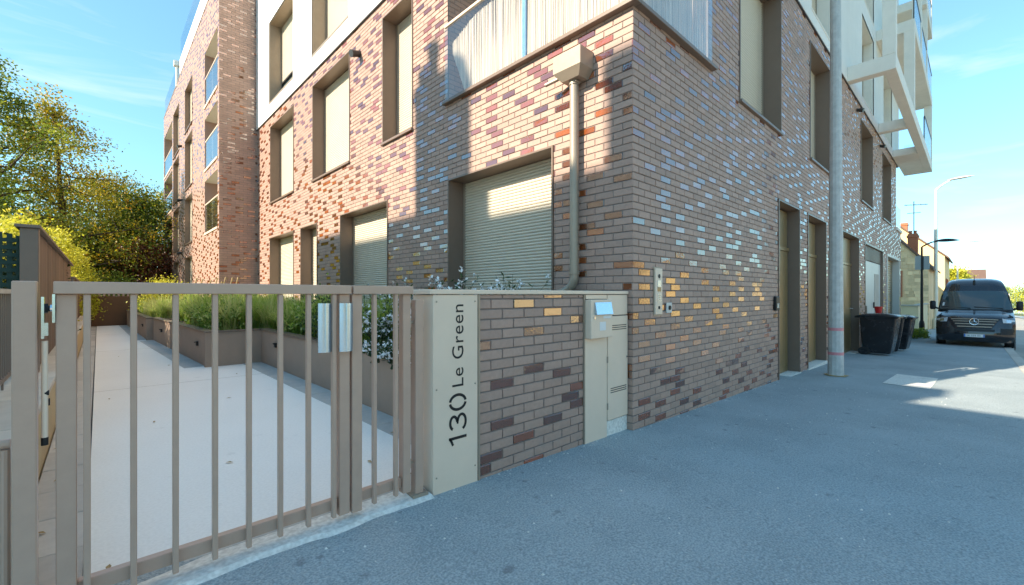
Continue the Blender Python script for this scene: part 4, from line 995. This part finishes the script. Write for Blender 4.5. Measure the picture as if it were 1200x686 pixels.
def bush(name, label, cx, cy, z0, rx, ry, h, matn, n, leaf=.07, seed=1, tone=(0,1), cat='shrub'):
    R_ = np.random.default_rng(seed); t = thing(name, label, cat, (cx, cy, z0))
    nc = 70; a = R_.uniform(0, 2*np.pi, nc); r = np.sqrt(R_.uniform(.1, 1, nc)); zz = R_.uniform(.1, 1, nc)
    env = np.sqrt(np.clip(1.08-zz**2.2, 0.05, 1))
    C = np.stack([rx*r*env*np.cos(a), ry*r*env*np.sin(a), h*zz], 1); cv = R_.random(nc)
    mb = MB()
    for c in C[:40]: mb.path([(c[0]*.15, c[1]*.15, -.3), (c[0]*.5, c[1]*.5, c[2]*.55), tuple(c)], [.02,.012,.005], 4)
    mb.build('stem', M['bark'], t)
    ci = R_.integers(0, nc, n); s = min(rx, ry, h)*.2
    P = C[ci]+R_.normal(0, 1, (n, 3))*s; P[:,2] = np.maximum(P[:,2], 0.02); D = rdir(n, .3)
    cards('crown', P, D, perp(D), R_.uniform(.7,1.3,n)*leaf, R_.uniform(.45,.7,n)*leaf, np.clip(cv[ci]*.6+R_.uniform(0,.4,n),0,1)*(tone[1]-tone[0])+tone[0], matn, t); return t
bush('hedge', 'bright yellow-green hedge rising behind the board fence', -1.55, 17.0, 0, .95, 3.6, 3.15, 'leaf_yellow', 16000, .09, 3, cat='hedge')
bush('hedge', 'yellow-green bushes behind the green mesh screen', -2.9, 14.2, 0, 1.3, 2.4, 2.9, 'leaf_yellow', 11000, .09, 4, cat='hedge')
bush('hedge', 'yellow-green hedge showing past the far end of the board fence', -1.0, 20.6, 0, .6, 2.2, 3.3, 'leaf_yellow', 9000, .09, 14, cat='hedge')
bush('shrub', 'tall yellow-green shrub overhanging the wall near the brown end wall', -.75, 23.8, .1, .75, .8, 3.1, 'leaf_yellow', 7000, .09, 16)
bush('shrub', 'dark brown-green bush overhanging the top of the board fence', -.95, 11.6, .2, .5, 1.2, 2.05, 'leaf_dark', 6000, .07, 5)
bush('shrub', 'pale green shrub at the far end of the planter', 1.9, 21.0, .6, .8, 1.6, 1.15, 'leaf_yellow', 6000, .07, 6)
bush('shrub', 'leafy green shrub in front of the picket railing', .2, 26.3, .2, 1.6, .8, 2.0, 'leaf_green', 6000, .09, 7)

# ------------------------------------------------------------------ street pole
pl = thing('utility_pole', 'tall pale grey concrete utility pole with pink tape bands at the kerb doors', 'pole', (10.2, 1.82, g(10.2)))
mb = MB(); zz = [-.3, 0, 1, 2, 4, 6, 9]; mb.path([(0,0,z) for z in zz], [.128-.0065*max(z,0) for z in zz], 12); o = mb.build('shaft', M['pole'], pl); smooth_angle(o, 25)
for z in (.40, .86):
    mb = MB(); mb.lathe((0,0,z), [(.127-.0065*z,0),(.131-.0065*z,0),(.131-.0065*z,.055),(.127-.0065*z,.055)], 16); mb.build('tape_band', M['tape'], pl)
mb = MB(); mb.add([(.19*math.cos(a)*random.uniform(.8,1.3), .19*math.sin(a)*random.uniform(.8,1.2), .012) for a in np.linspace(0,6.0,14)]+[(0,0,.035)], [(i,(i+1)%14,14) for i in range(14)]); mb.build('footing', M['drygrass'], pl)

# ------------------------------------------------------------------ wheelie bins
def bin_(label, x, y, rz, h=1.06):
    t = thing('wheelie_bin', label, 'bin', (x, y, g(x)), group='black wheelie bins by the utility door', rz=rz); t.scale = (1.27, 1.05, 1.0)
    b0 = [(-.22,-.24),(.24,-.24),(.24,.24),(-.22,.24)]; b1 = [(-.34,-.30),(.30,-.30),(.30,.30),(-.34,.30)]
    mb = MB(); vs = []
    for q in range(7):
        f = q/6; zb = .06+(h-.14)*f
        for (p, r) in zip(b0, b1): vs.append((p[0]+(r[0]-p[0])*f**.8, p[1]+(r[1]-p[1])*f**.8, zb))
    fs = [(0,1,2,3)]+[(4*q+i, 4*q+(i+1)%4, 4*q+4+(i+1)%4, 4*q+4+i) for q in range(6) for i in range(4)]
    mb.add(vs, fs); o = mb.build('body', M['binplastic'], t); bv = o.modifiers.new('bevel', 'BEVEL'); bv.width = .03; bv.segments = 3; bv.limit_method = 'ANGLE'; bv.angle_limit = rad(50); smooth_angle(o, 60)
    mb = MB(); mb.box(-.37, .33, -.33, .33, h-.10, h-.05, c=.012); mb.build('rim', M['binplastic'], t)
    mb = MB(); n = 9; vs = []
    for i in range(n):
        u = -1+2*i/(n-1)
        for k in range(n):
            v = -1+2*k/(n-1); vs.append((-.01+.375*u, .34*v, h-.045+.075*(1-u**4)*(1-v**4)))
    fs = [(i*n+k, i*n+k+1, (i+1)*n+k+1, (i+1)*n+k) for i in range(n-1) for k in range(n-1)]
    mb.add(vs, fs); o = mb.build('lid', M['binplastic'], t, smooth=True); so_ = o.modifiers.new('s', 'SOLIDIFY'); so_.thickness = .012
    mb = MB(); mb.tube((.37,-.26,h-.07),(.37,.26,h-.07),.016,n=10); mb.box(.32,.385,-.28,-.24,h-.10,h-.05); mb.box(.32,.385,.24,.28,h-.10,h-.05); mb.build('handle', M['binplastic'], t)
    for s in (-1, 1):
        mb = MB(); mb.lathe((.22, s*.27, .11), [(.03,-.03),(.105,-.03),(.11,-.015),(.11,.015),(.105,.03),(.03,.03)], 22, 'y'); w = mb.build('wheel', M['rubber'], t)
        mb = MB(); mb.lathe((.22, s*.27, .11), [(.001,-.034),(.06,-.034),(.065,.034),(.001,.034)], 16, 'y'); mb.build('hub', M['binplastic'], w)
    mb = MB(); mb.tube((.22,-.3,.11),(.22,.3,.11),.012,n=8); mb.build('axle', M['blackmetal'], t); return t
bin_('large black wheelie bin with shiny side in front of the utility door', 16.0, 1.86, rad(86), 1.14)
bin_('black wheelie bin hugging the wall behind the shiny one', 17.1, 1.84, rad(93), 1.12)
bin_('farthest black wheelie bin, on the street side of the row', 18.3, 1.72, rad(85), 1.10)
cup = MB(); cup.lathe((0,0,0), [(.001,0),(.07,0),(.10,.2),(.11,.21),(.09,.205),(.065,.01)], 20); o = cup.build('red_cup', M['red'], None, label='small red plastic cup standing on a bin lid', cat='cup'); o.location = (17.1, 2.0, g(17.1)+1.155)
# ------------------------------------------------------------------ van
van = thing('parked_van', 'dark panel van parked half on the pavement facing up the street', 'van', (23.0, 0.02, g(23.0)-.03))
van.rotation_euler.y = math.atan(SLOPE)
PR = [(.14,.20),(.04,.24),(.0,.36),(-.01,.50),(.01,.64),(.05,.78),(.09,.92),(.13,1.04),(.20,1.10),(.42,1.19),(.75,1.29),(.98,1.35),(1.02,1.37),(1.32,1.64),(1.62,1.90),(1.84,2.08),(1.88,2.11),(2.02,2.30),(2.28,2.50),(2.7,2.62),(3.6,2.67),(5.0,2.67),(5.7,2.63),(5.88,2.45),(5.92,1.2),(5.90,.45),(5.85,.32)]
def hw(z):
    pts = [(.2,.93),(.4,.99),(.7,1.01),(1.2,1.0),(1.4,.985),(2.05,.885),(2.4,.81),(2.67,.70)]
    for (a, b), (c, d) in zip(pts[:-1], pts[1:]):
        if z <= c: return b+(d-b)*max(0, (z-a))/(c-a)
    return pts[-1][1]
def SV(s, t, off=0.0):
    i = min(len(PR)-2, max(0, int(s))); f = s-i
    x = PR[i][0]*(1-f)+PR[i+1][0]*f; z = PR[i][1]*(1-f)+PR[i+1][1]*f
    dx = PR[i+1][0]-PR[i][0]; dz = PR[i+1][1]-PR[i][1]; L_ = math.hypot(dx, dz)
    nx, nz = -dz/L_, dx/L_
    fr = max(0, min(1, (2.3-x)/1.5))
    xx = x+nx*off+(.10*t*t+.20*t**6)*fr; zz = z+nz*off
    if z > 2.0: zz -= .09*abs(t)**5*min(1, (z-2.0)/.25)
    if .95 < z < 1.36: zz -= .07*abs(t)**4
    return (xx, t*hw(z), zz)
TT = [-1,-.985,-.95,-.9,-.8,-.65,-.45,-.2,0,.2,.45,.65,.8,.9,.95,.985,1]
mb = MB(); vs = [SV(s, t) for s in range(len(PR)) for t in TT]; m_ = len(TT)
mb.add(vs, [(s*m_+k, s*m_+k+1, (s+1)*m_+k+1, (s+1)*m_+k) for s in range(len(PR)-1) for k in range(m_-1)])
from mathutils.geometry import tessellate_polygon
for sd in (0, m_-1):
    pol = [Vector(vs[s*m_+sd]) for s in range(len(PR))]
    tri = tessellate_polygon([[Vector((p.x, p.z, 0)) for p in pol]])
    mb.add(pol, [tuple(q) for q in tri])
mb.box(.2, 5.8, -.9, .9, .22, .3)
smooth_angle(mb.build('body', M['vanpaint'], van), 30)
def vpatch(name, s0, s1, t0f, t1f, off, m, ns=6, ntt=10, parent=None, smooth=True):
    mb = MB(); V = []
    for i in range(ns+1):
        s = s0+(s1-s0)*i/ns; q = i/ns; a, b = t0f(q), t1f(q)
        for k in range(ntt+1): V.append(SV(s, a+(b-a)*k/ntt, off))
    base = len(V)
    for i in range(ns+1):
        s = s0+(s1-s0)*i/ns; q = i/ns; a, b = t0f(q), t1f(q)
        for k in range(ntt+1): V.append(SV(s, a+(b-a)*k/ntt, -.004))
    n1 = ntt+1; F = [(i*n1+k, i*n1+k+1, (i+1)*n1+k+1, (i+1)*n1+k) for i in range(ns) for k in range(ntt)]
    ring = [k for k in range(n1)]+[i*n1+ntt for i in range(1, ns+1)]+[ns*n1+k for k in range(ntt-1, -1, -1)]+[i*n1 for i in range(ns-1, 0, -1)]
    for a, b in zip(ring, ring[1:]+ring[:1]): F.append((a, b, base+b, base+a))
    mb.add(V, F); o = mb.build(name, m, parent or van); smooth_angle(o, 40); return o
C_ = lambda v: (lambda q: v)
ws = vpatch('windscreen', 12.05, 15.8, lambda q: -.965+.02*q, lambda q: .965-.02*q, .006, M['vanglass'], 8, 16)
vpatch('windscreen_surround', 11.0, 12.0, C_(-.97), C_(.97), .005, M['vanplastic'], 2, 12)
for (a, b) in ((-.80, .0), (.05, .85)):
    mb = MB(); p0 = Vector(SV(12.15, a+.05, .02)); p1 = Vector(SV(12.35, b, .02)); mb.path([p0, (p0+p1)/2+Vector((-.01,0,0)), p1], .012, 6); mb.build('wiper', M['vanplastic'], van)
mb = MB(); mb.add([SV(12.5,.90,.008), SV(12.5,.84,.008), SV(13.0,.84,.008), SV(13.0,.90,.008)], [(0,1,2,3)]); mb.build('sticker', M['plate'], ws)
gr = vpatch('grille', 4.3, 7.2, lambda q: -.42-.22*q, lambda q: .42+.22*q, .012, M['vanplastic'], 6, 12)
for q in (4.75, 5.45, 6.15, 6.8):
    wq = .40+.22*(q-4.3)/2.9
    vpatch('grille_slat', q-.13, q+.13, C_(-wq), C_(wq), .028, M['zinc'], 2, 12, gr)
for sd in (-1, 1):
    hl_ = vpatch('headlight', 5.9, 7.5, (lambda q: -.985) if sd < 0 else (lambda q: .70-.02*q), (lambda q: -.70+.02*q) if sd < 0 else (lambda q: .985), .010, M['headlamp'], 4, 6)
    vpatch('reflector', 6.3, 7.1, C_(sd*.84-.06), C_(sd*.84+.06), .014, M['chrome'], 2, 4, hl_)
    vpatch('fog_light_recess', 3.0, 4.5, (lambda q: -.95) if sd < 0 else (lambda q: .64), (lambda q: -.64) if sd < 0 else (lambda q: .95), .008, M['vanplastic'], 3, 5)
vpatch('lower_intake', 3.6, 4.2, C_(-.5), C_(.5), .010, M['vanplastic'], 2, 8)
# round three-pointed emblem
em = MB(); c0 = Vector(SV(6.0, 0, .045)); n = 28
rr = []
for k in range(n+1):
    a = 2*math.pi*k/n; rr.append(c0+Vector((0.015*math.sin(a), .115*math.cos(a), .115*math.sin(a))))
em.path(rr, .013, 6)
for k in range(3):
    a = math.pi/2+2*math.pi*k/3; e = c0+Vector((0, .11*math.cos(a), .11*math.sin(a))); em.tube(c0+Vector((-.012,0,0)), e, .024, .004, 6)
em.build('emblem', M['chrome'], van)
x0 = SV(3, 0)[0]-.02
mb = MB(); mb.box(x0-.012, x0, -.26, .26, .375, .485, c=.004); npl = mb.build('number_plate', M['plate'], van)
for a, b in ((.218, .256), (-.256, -.225)):
    mb = MB(); mb.box(x0-.0135, x0-.0121, a, b, .378, .482); mb.build('plate_band', M['plateblue'], npl)
mb = MB(); rp_ = random.Random(2); yy = .195      # characters too blurred to read in the photograph: faint grey strokes
for k in range(9):
    w_ = .012 if k in (2, 6) else .034
    if w_ > .02: mb.box(x0-.0132, x0-.0122, yy-w_, yy-w_*rp_.uniform(.3,.6), .40, .462); mb.box(x0-.0132, x0-.0122, yy-w_*.25, yy, .40+rp_.uniform(0,.02), .462)
    yy -= w_+.011
mb.build('plate_marks', M['signback'], npl, kind='stuff')
for sd in (-1, 1):
    mb = MB(); mb.box(1.02, 1.17, sd*1.13-.085, sd*1.13+.085, 1.36, 1.70, c=.035); mi = mb.build('mirror', M['vanplastic'], van); smooth_angle(mi, 60)
    mb = MB(); mb.tube((1.10, sd*.97, 1.40), (1.10, sd*1.08, 1.44), .035, n=8); mb.build('mirror_arm', M['vanplastic'], mi)
    for xw in (.98, 4.65):
        mb = MB(); mb.lathe((xw, sd*.88, .34), [(.2,-.12),(.31,-.12),(.34,-.09),(.345,0),(.34,.09),(.31,.12),(.2,.12)], 30, 'y'); w = mb.build('wheel', M['rubber'], van); smooth_angle(w, 40)
        mb = MB(); mb.lathe((xw, sd*.88, .34), [(.001,.06*sd),(.1,.1*sd),(.2,.09*sd),(.21,.12*sd)], 20, 'y'); mb.build('rim', M['zinc'], w)
        mb = MB(); mb.lathe((xw, sd*1.003, .36), [(.36,0),(.43,0),(.43,.012*sd),(.36,.012*sd)], 30, 'y'); mb.build('wheel_arch', M['vanplastic'], van)
    mb = MB(); mb.add([(1.35, sd*.985, 1.40), (2.5, sd*.985, 1.40), (2.5, sd*.905, 2.0), (1.75, sd*.905, 2.0)], [(0,1,2,3)]); mb.build('side_window', M['vanglass'], van)
mb = MB(); mb.box(2.10, 2.3, -.035, .035, 2.33, 2.53, c=.01); mb.tube((2.2,0,2.5),(2.08,0,2.72),.01,n=6); mb.build('antenna', M['blackmetal'], van)

# ------------------------------------------------------------------ street lamps and sign
def mast(name, label, x, y, h, arm, r, m, headlen=.8, tilt=.1, group=None, dirv=(0,-1)):
    t = thing(name, label, 'street lamp', (x, y, g(x)), group)
    mb = MB(); d = Vector((*dirv, 0)).normalized(); mb.path([(0,0,0),(0,0,h*.5),(0,0,h-.3)]+[tuple(d*(arm*q)+Vector((0,0,h-.3+.3*math.sin(q*math.pi/2)+tilt*q))) for q in (.1,.3,.6,1)], [r,r*.8,r*.6,r*.55,r*.5,r*.45,r*.4], 10); smooth_angle(mb.build('mast', m, t), 50)
    mb = MB(); b = d*arm+Vector((0,0,h+tilt)); sd = Vector((-d.y, d.x, 0)); V = []; F = []
    for i in range(9):
        q = i/8; w = .17*math.sin(math.pi*min(.95, q*.9+.08))**.6; zt = .10*math.sin(math.pi*min(.97, q*.85+.1)); p = b+d*(headlen*(q-.15))+Vector((0,0,tilt*.3*q))
        V += [p-sd*w, p-sd*w*.6+Vector((0,0,zt)), p+sd*w*.6+Vector((0,0,zt)), p+sd*w, p+sd*w*.6-Vector((0,0,zt*.4)), p-sd*w*.6-Vector((0,0,zt*.4))]
    for i in range(8): F += [(6*i+k, 6*i+(k+1)%6, 6*i+6+(k+1)%6, 6*i+6+k) for k in range(6)]
    F += [tuple(range(6)), tuple(range(48, 54))]
    mb.add(V, F); smooth_angle(mb.build('lamp_head', m, t), 60)
    mb = MB(); mb.lathe((0,0,0), [(r*1.6,0),(r*1.6,.6),(r*1.2,.75),(r,.76)], 14); mb.build('base', m, t); return t
m1 = mast('street_lamp', 'black street lamp with drooping flat head beside the van', 30.0, 1.83, 4.75, .6, .07, M['blackmetal'], .85, -.05, dirv=(.1,-1))
mast('street_lamp', 'tall pale street lamp rising behind the black lamp', 42.0, 1.85, 9.9, .75, .13, M['lampgrey'], 1.3, .25, dirv=(0,-1))
mast('street_lamp', 'distant pale street lamp above the van roof', 62.0, 1.19, 7.9, .9, .09, M['lampgrey'], 1.2, .2, dirv=(0,-1))
sg = thing('road_sign', 'grey back of a square road sign on the black lamp post', 'sign', (29.92, 1.80, g(30)+3.33))
mb = MB(); mb.box(-.09, -.075, -.27, .27, -.02, .66, c=.005); mb.build('plate', M['signback'], sg)
mb = MB(); mb.box(-.0745, -.04, -.25, .25, .12, .16); mb.box(-.0745, -.04, -.25, .25, .42, .46); mb.box(-.11, -.0905, -.05, .05, -.04, .66); mb.build('bracket', M['blackmetal'], sg)

# ------------------------------------------------------------------ houses
def gable_house(name, label, x0, x1, y0, y1, zb, ze, zr, axis, wallm, roofm, wins=(), chimneys=(), stonework=False, over=.25):
    """ridge along axis; wins: (face, u, z, w, h); chimneys: (x, y, w, d, ztop, pots)"""
    t = thing(name, label, 'house', (x0, y0, zb)); xm = (x0+x1)/2; ym = (y0+y1)/2
    mb = MB()
    if axis == 'y':
        prof = [(x0,zb-.5),(x1,zb-.5),(x1,ze),(xm,zr),(x0,ze)]; mb.prism(prof, lambda p, s: (p[0], (y0,y1)[s], p[1]))
    else:
        prof = [(y0,zb-.5),(y1,zb-.5),(y1,ze),(ym,zr),(y0,ze)]; mb.prism(prof, lambda p, s: ((x0,x1)[s], p[0], p[1]))
    part(t, mb, 'wall', wallm)
    mb = MB(); a, b = (x0, x1) if axis == 'y' else (y0, y1); m = (a+b)/2; sl_ = (zr-ze)/(m-a)
    poly = [(a-over, ze-over*sl_+.03), (m, zr+.03), (b+over, ze-over*sl_+.03), (b+over, ze-over*sl_+.17), (m, zr+.19), (a-over, ze-over*sl_+.17)]
    if axis == 'y': mb.prism(poly, lambda p, s: (p[0], (y0-over*.6, y1+over*.6)[s], p[1]))
    else: mb.prism(poly, lambda p, s: ((x0-over*.6, x1+over*.6)[s], p[0], p[1]))
    rf = part(t, mb, 'roof', roofm)
    for (cx, cy, w, d, zt, pots) in chimneys:
        mb = MB(); mb.box(cx-d/2, cx+d/2, cy-w/2, cy+w/2, ze, zt); mb.box(cx-d/2-.05, cx+d/2+.05, cy-w/2-.05, cy+w/2+.05, zt-.25, zt-.12); part(t, mb, 'chimney', M['claybrick'], parent=rf)
        for (py_, ph, pr) in pots:
            mb = MB(); mb.lathe((cx, py_, zt), [(pr,0),(pr*.85,ph*.6),(pr*1.1,ph*.8),(pr*1.1,ph),(pr*.7,ph)], 12); part(t, mb, 'chimney_pot', M['claybrick'], parent=rf)
    for (face, u, z, w, h, m2) in wins:
        F = {'w': Facade('L', x0), 's': Facade('R', y0)}.get(face)
        if F is None: 
            F = Facade('R', y1); F.P = lambda u_, z_, n_, c=y1: (u_, c+n_, z_)
            mb = MB(); mb.box(u-w/2-.1, u+w/2+.1, y1+.002, y1+.05, z-.1, z+h+.12); wn = part(t, mb, 'window', M['cream2'])
            mb = MB(); mb.box(u-w/2, u+w/2, y1+.051, y1+.06, z, z+h); part(t, mb, 'pane', M['glass'], parent=wn); continue
        mb = MB(); casing(mb, F, u-w/2-.12, u+w/2+.12, z-.12, z+h+.14, -.002, .06, .12); wn = part(t, mb, 'window', M['claybrick'])
        mb = MB(); fbox(mb, F, u-w/2, u+w/2, z, z+h, .003, .02); part(t, mb, 'pane', M[m2], parent=wn)
    return t
# stone house past the end of the block
zb = g(40)
h1 = gable_house('stone_house', 'small yellow stone house with brick chimney beyond the end of the block', 40, 48, 2.1, 8.1, zb, 3.25, 6.9, 'x', M['stone'], M['tileroof'],
   [('w', 4.0, 1.3, .95, 1.55, 'redpaint')], [(41.0, 2.95, .52, .5, 5.55, ((2.83,.22,.09),(3.07,.22,.09)))])
# rubble stones of its gable, laid as real stones
mb = MB(); rs2 = random.Random(3); z = zb+.1
while z < 6.7:
    hgt = rs2.uniform(.16,.28); yv = 2.12
    while yv < 8.0:
        w = rs2.uniform(.2,.5); zt = z+hgt-.02
        lim = 3.2+(min(yv, 10.2-(yv+w))-2.1)*(3.65/3.0)
        if zt < lim and not (3.35 < yv+w and yv < 4.65 and 1.1 < zt and z < 3.05) and yv+w < 8.1: mb.box(39.97-rs2.uniform(0,.02), 40.02, yv, yv+w-.02, z, zt, rs2.random())
        yv += w
    z += hgt
part(h1, mb, 'stonework', M['stone'], kind='stuff')
an = thing('roof_antenna', 'thin television antenna above the brick chimney', 'antenna', (41.0, 2.8, 5.5))
mb = MB(); mb.tube((0,.1,0),(0,.1,2.3),.025,n=6); mb.tube((0,-.6,2.0),(0,.6,2.1),.02,n=6)
for k in range(5): mb.tube((-.25,-.5+.25*k,2.01+.02*k),(.25,-.5+.25*k,2.01+.02*k),.012,n=5)
mb.tube((0,-.25,1.5),(0,.45,1.5),.018,n=6); mb.build('mast', M['blackmetal'], an)
gable_house('plain_house', 'plain sunlit stone house standing behind the stone house', 52, 62, 1.75, 8, g(52), 4.6, 7.6, 'x', M['cream'], M['tileroof'], [('s', 54, 1.2, .9, 1.4, 'glass'), ('s', 57, 1.2, .9, 1.4, 'glass'), ('w', 4.2, 1.0, .9, 1.3, 'redpaint')], [(58, 4.9, .7, .6, 8.4, ())])
fwall = thing('garden_wall', 'pale rendered garden wall in front of the stone house', 'wall', (37, 2.2, g(37)))
mb = MB(); mb.box(33.0, 33.2, 2.15, 6, g(33)-.2, g(33)+1.5); mb.box(33.2, 40, 2.15, 2.35, g(38)-.5, g(33)+1.5); part(fwall, mb, 'wall', M['cream2'])
mb = MB(); mb.box(32.95, 33.25, 2.1, 6, g(33)+1.501, g(33)+1.58); mb.box(33.251, 40, 2.1, 2.4, g(33)+1.501, g(33)+1.58); part(fwall, mb, 'coping', M['coping'])
gable_house('far_house', 'distant white house low behind the van', 110, 118, -1.2, 3.0, g(110), 4.0, 5.6, 'y', M['white'], M['tileroof'])
for k, (x, y, h, r, mm) in enumerate(((70, 1.6, 6.5, 1.6, 'leaf_yellow'), (120, -8.2, 6.8, 3.0, 'leaf_yellow'), (155, -9.5, 8.6, 3.8, 'leaf_green'), (170, -5, 8.0, 4.5, 'leaf_green'), (175, 2, 8.5, 4.5, 'leaf_green'))):
    tree('street_tree', ['yellow tree behind the van roof', 'sunlit yellow-green tree across the street beyond the van', 'green tree on the far side of the street beyond the yellow-green one', 'distant green tree at the end of the street beside the far house', 'distant green tree at the end of the street behind the white house'][k], x, y, g(x), h, r, mm, 5000, .18, .15, 30+k, .3)
bush('roadside_weeds', 'low green weeds at the foot of the black lamp post', 28.0, 1.9, g(28), 2.2, .4, .30, 'leaf_green', 2500, .08, 15)
for (xa, wl, rf_, lb, mm) in ((-14, 8, 'tileroof', 'cream gabled house across the street, behind the gate side', 'cream'), (7, 7, 'slate', 'cream house with slate roof across the street, opposite the corner', 'cream'), (23, 7, 'tileroof', 'pale house with tiled roof across the street, opposite the doors', 'cream2'),
        (40, 8, 'tileroof', 'cream gabled house across the street, beyond the parked van', 'cream'), (60, 8, 'slate', 'pale gabled house farther down across the street', 'cream2'), (84, 10, 'tileroof', 'last cream gabled house far down across the street', 'cream')):
    zz_ = g(xa+wl/2); gable_house('street_house', lb, xa, xa+wl, -22, -12.5, zz_, zz_+3.6, zz_+6.0, 'x', M[mm], M[rf_], [('n', xa+2, zz_+.9, 1.1, 1.5, 'glass'), ('n', xa+wl-2, zz_+.9, 1.1, 1.5, 'glass')], [(xa+2, -17.3, .8, .6, zz_+6.8, ())])
# neighbouring house west of the path: its ridge and chimneys throw the shade on the brick wall
RX = -14.0; dxs = XC-RX
def sh(y): return y+SY*dxs
RZ = 2.75+SZ*dxs
nh = gable_house('neighbour_house', 'tall neighbouring house with chimneys left of the path', -19.0, -9.0, 3.3, sh(11.0), .2, RZ-5.2, RZ-.19, 'y', M['white'], M['slate'],
    [('s', -14, 1.0, 1.1, 1.6, 'glass')], [(RX, (sh(5.1)+sh(6.5))/2, 1.4, .55, 4.72+SZ*dxs, ((sh(6.0),.66,.16),(sh(6.3),.34,.16),(sh(5.4),.2,.14))), (RX, sh(2.2), .85, .55, 3.75+SZ*dxs, ())], over=.2)

# ------------------------------------------------------------------ small litter
lt = random.Random(4)
for k, (x, y) in enumerate(((.03,2.74),(.10,2.70),(-.2,3.4),(-.22,4.3),(-.27,5.2),(.2,2.68),(.7,3.9),(1.5,3.2),(1.9,4.4),(.4,5.6),(1.2,6.3),(.1,7.2),(1.6,8.1),(.9,9.9),(.3,12.0),(1.95,3.7))):
    mb = MB(); a = lt.uniform(0,6); mb.add([(.0,0,0),(.03,.01,.008),(.065,0,.002),(.03,-.012,.006)], [(0,1,2,3)]); o = mb.build('fallen_leaf', M['drygrass'], None, label='small dry brown leaf lying on the garden path', cat='leaf', group='dry leaves on the garden path'); o.location = (x, y, PZ+.006); o.rotation_euler.z = a
# bamboo screen behind the loggia glass
rd = thing('reed_screen', 'pale bamboo reed screen tied behind the loggia glass', 'screen', (XC, YC, 4.4))
mb = MB()
for side in (0, 1):
    n = 300 if side == 0 else 165
    for k in range(n):
        u = (YC+.02+k*.0102) if side == 0 else (XC+.02+k*.0104)
        if side == 0 and 3.86 < u < 3.94: continue
        top = 5.40-random.uniform(0,.04)-(.0 if (side or u < 4.9) else (u-4.9)*.35); lo = 4.37+(max(0, (u-5.15))*2.2 if side == 0 else 0)
        p = (XC-.012, u) if side == 0 else (u, YC-.012)
        mb.tube((p[0]+random.uniform(-.004,.004), p[1]+random.uniform(-.004,.004), lo), (p[0]+random.uniform(-.006,.006), p[1]+random.uniform(-.012,.012), top), .0055, n=4, cap=False, a=random.random())
part(rd, mb, 'reeds', M['reed'], kind='stuff')

gv = MB(); rg = random.Random(21)
for k in range(260):
    x = rg.uniform(.3, 9.0); y = rg.uniform(.1, 2.3) if x > 3.6 else rg.uniform(.2, 2.38); r = rg.uniform(.003, .008)
    if rg.random() < .45 and x > 1.7: y = (2.43 if x < 3.9 else YC)-abs(rg.gauss(.01, .05))
    gv.add([(x-r,y-r*.7,g(x)), (x+r,y-r,g(x)), (x+r*.8,y+r,g(x)), (x-r*.6,y+r*.8,g(x)), (x,y,g(x)+r*1.1)], [(0,1,4),(1,2,4),(2,3,4),(3,0,4)])
gv.build('grit', M['threshold'], None, kind='stuff', label='pale grit scattered on the pavement along the wall', cat='grit')
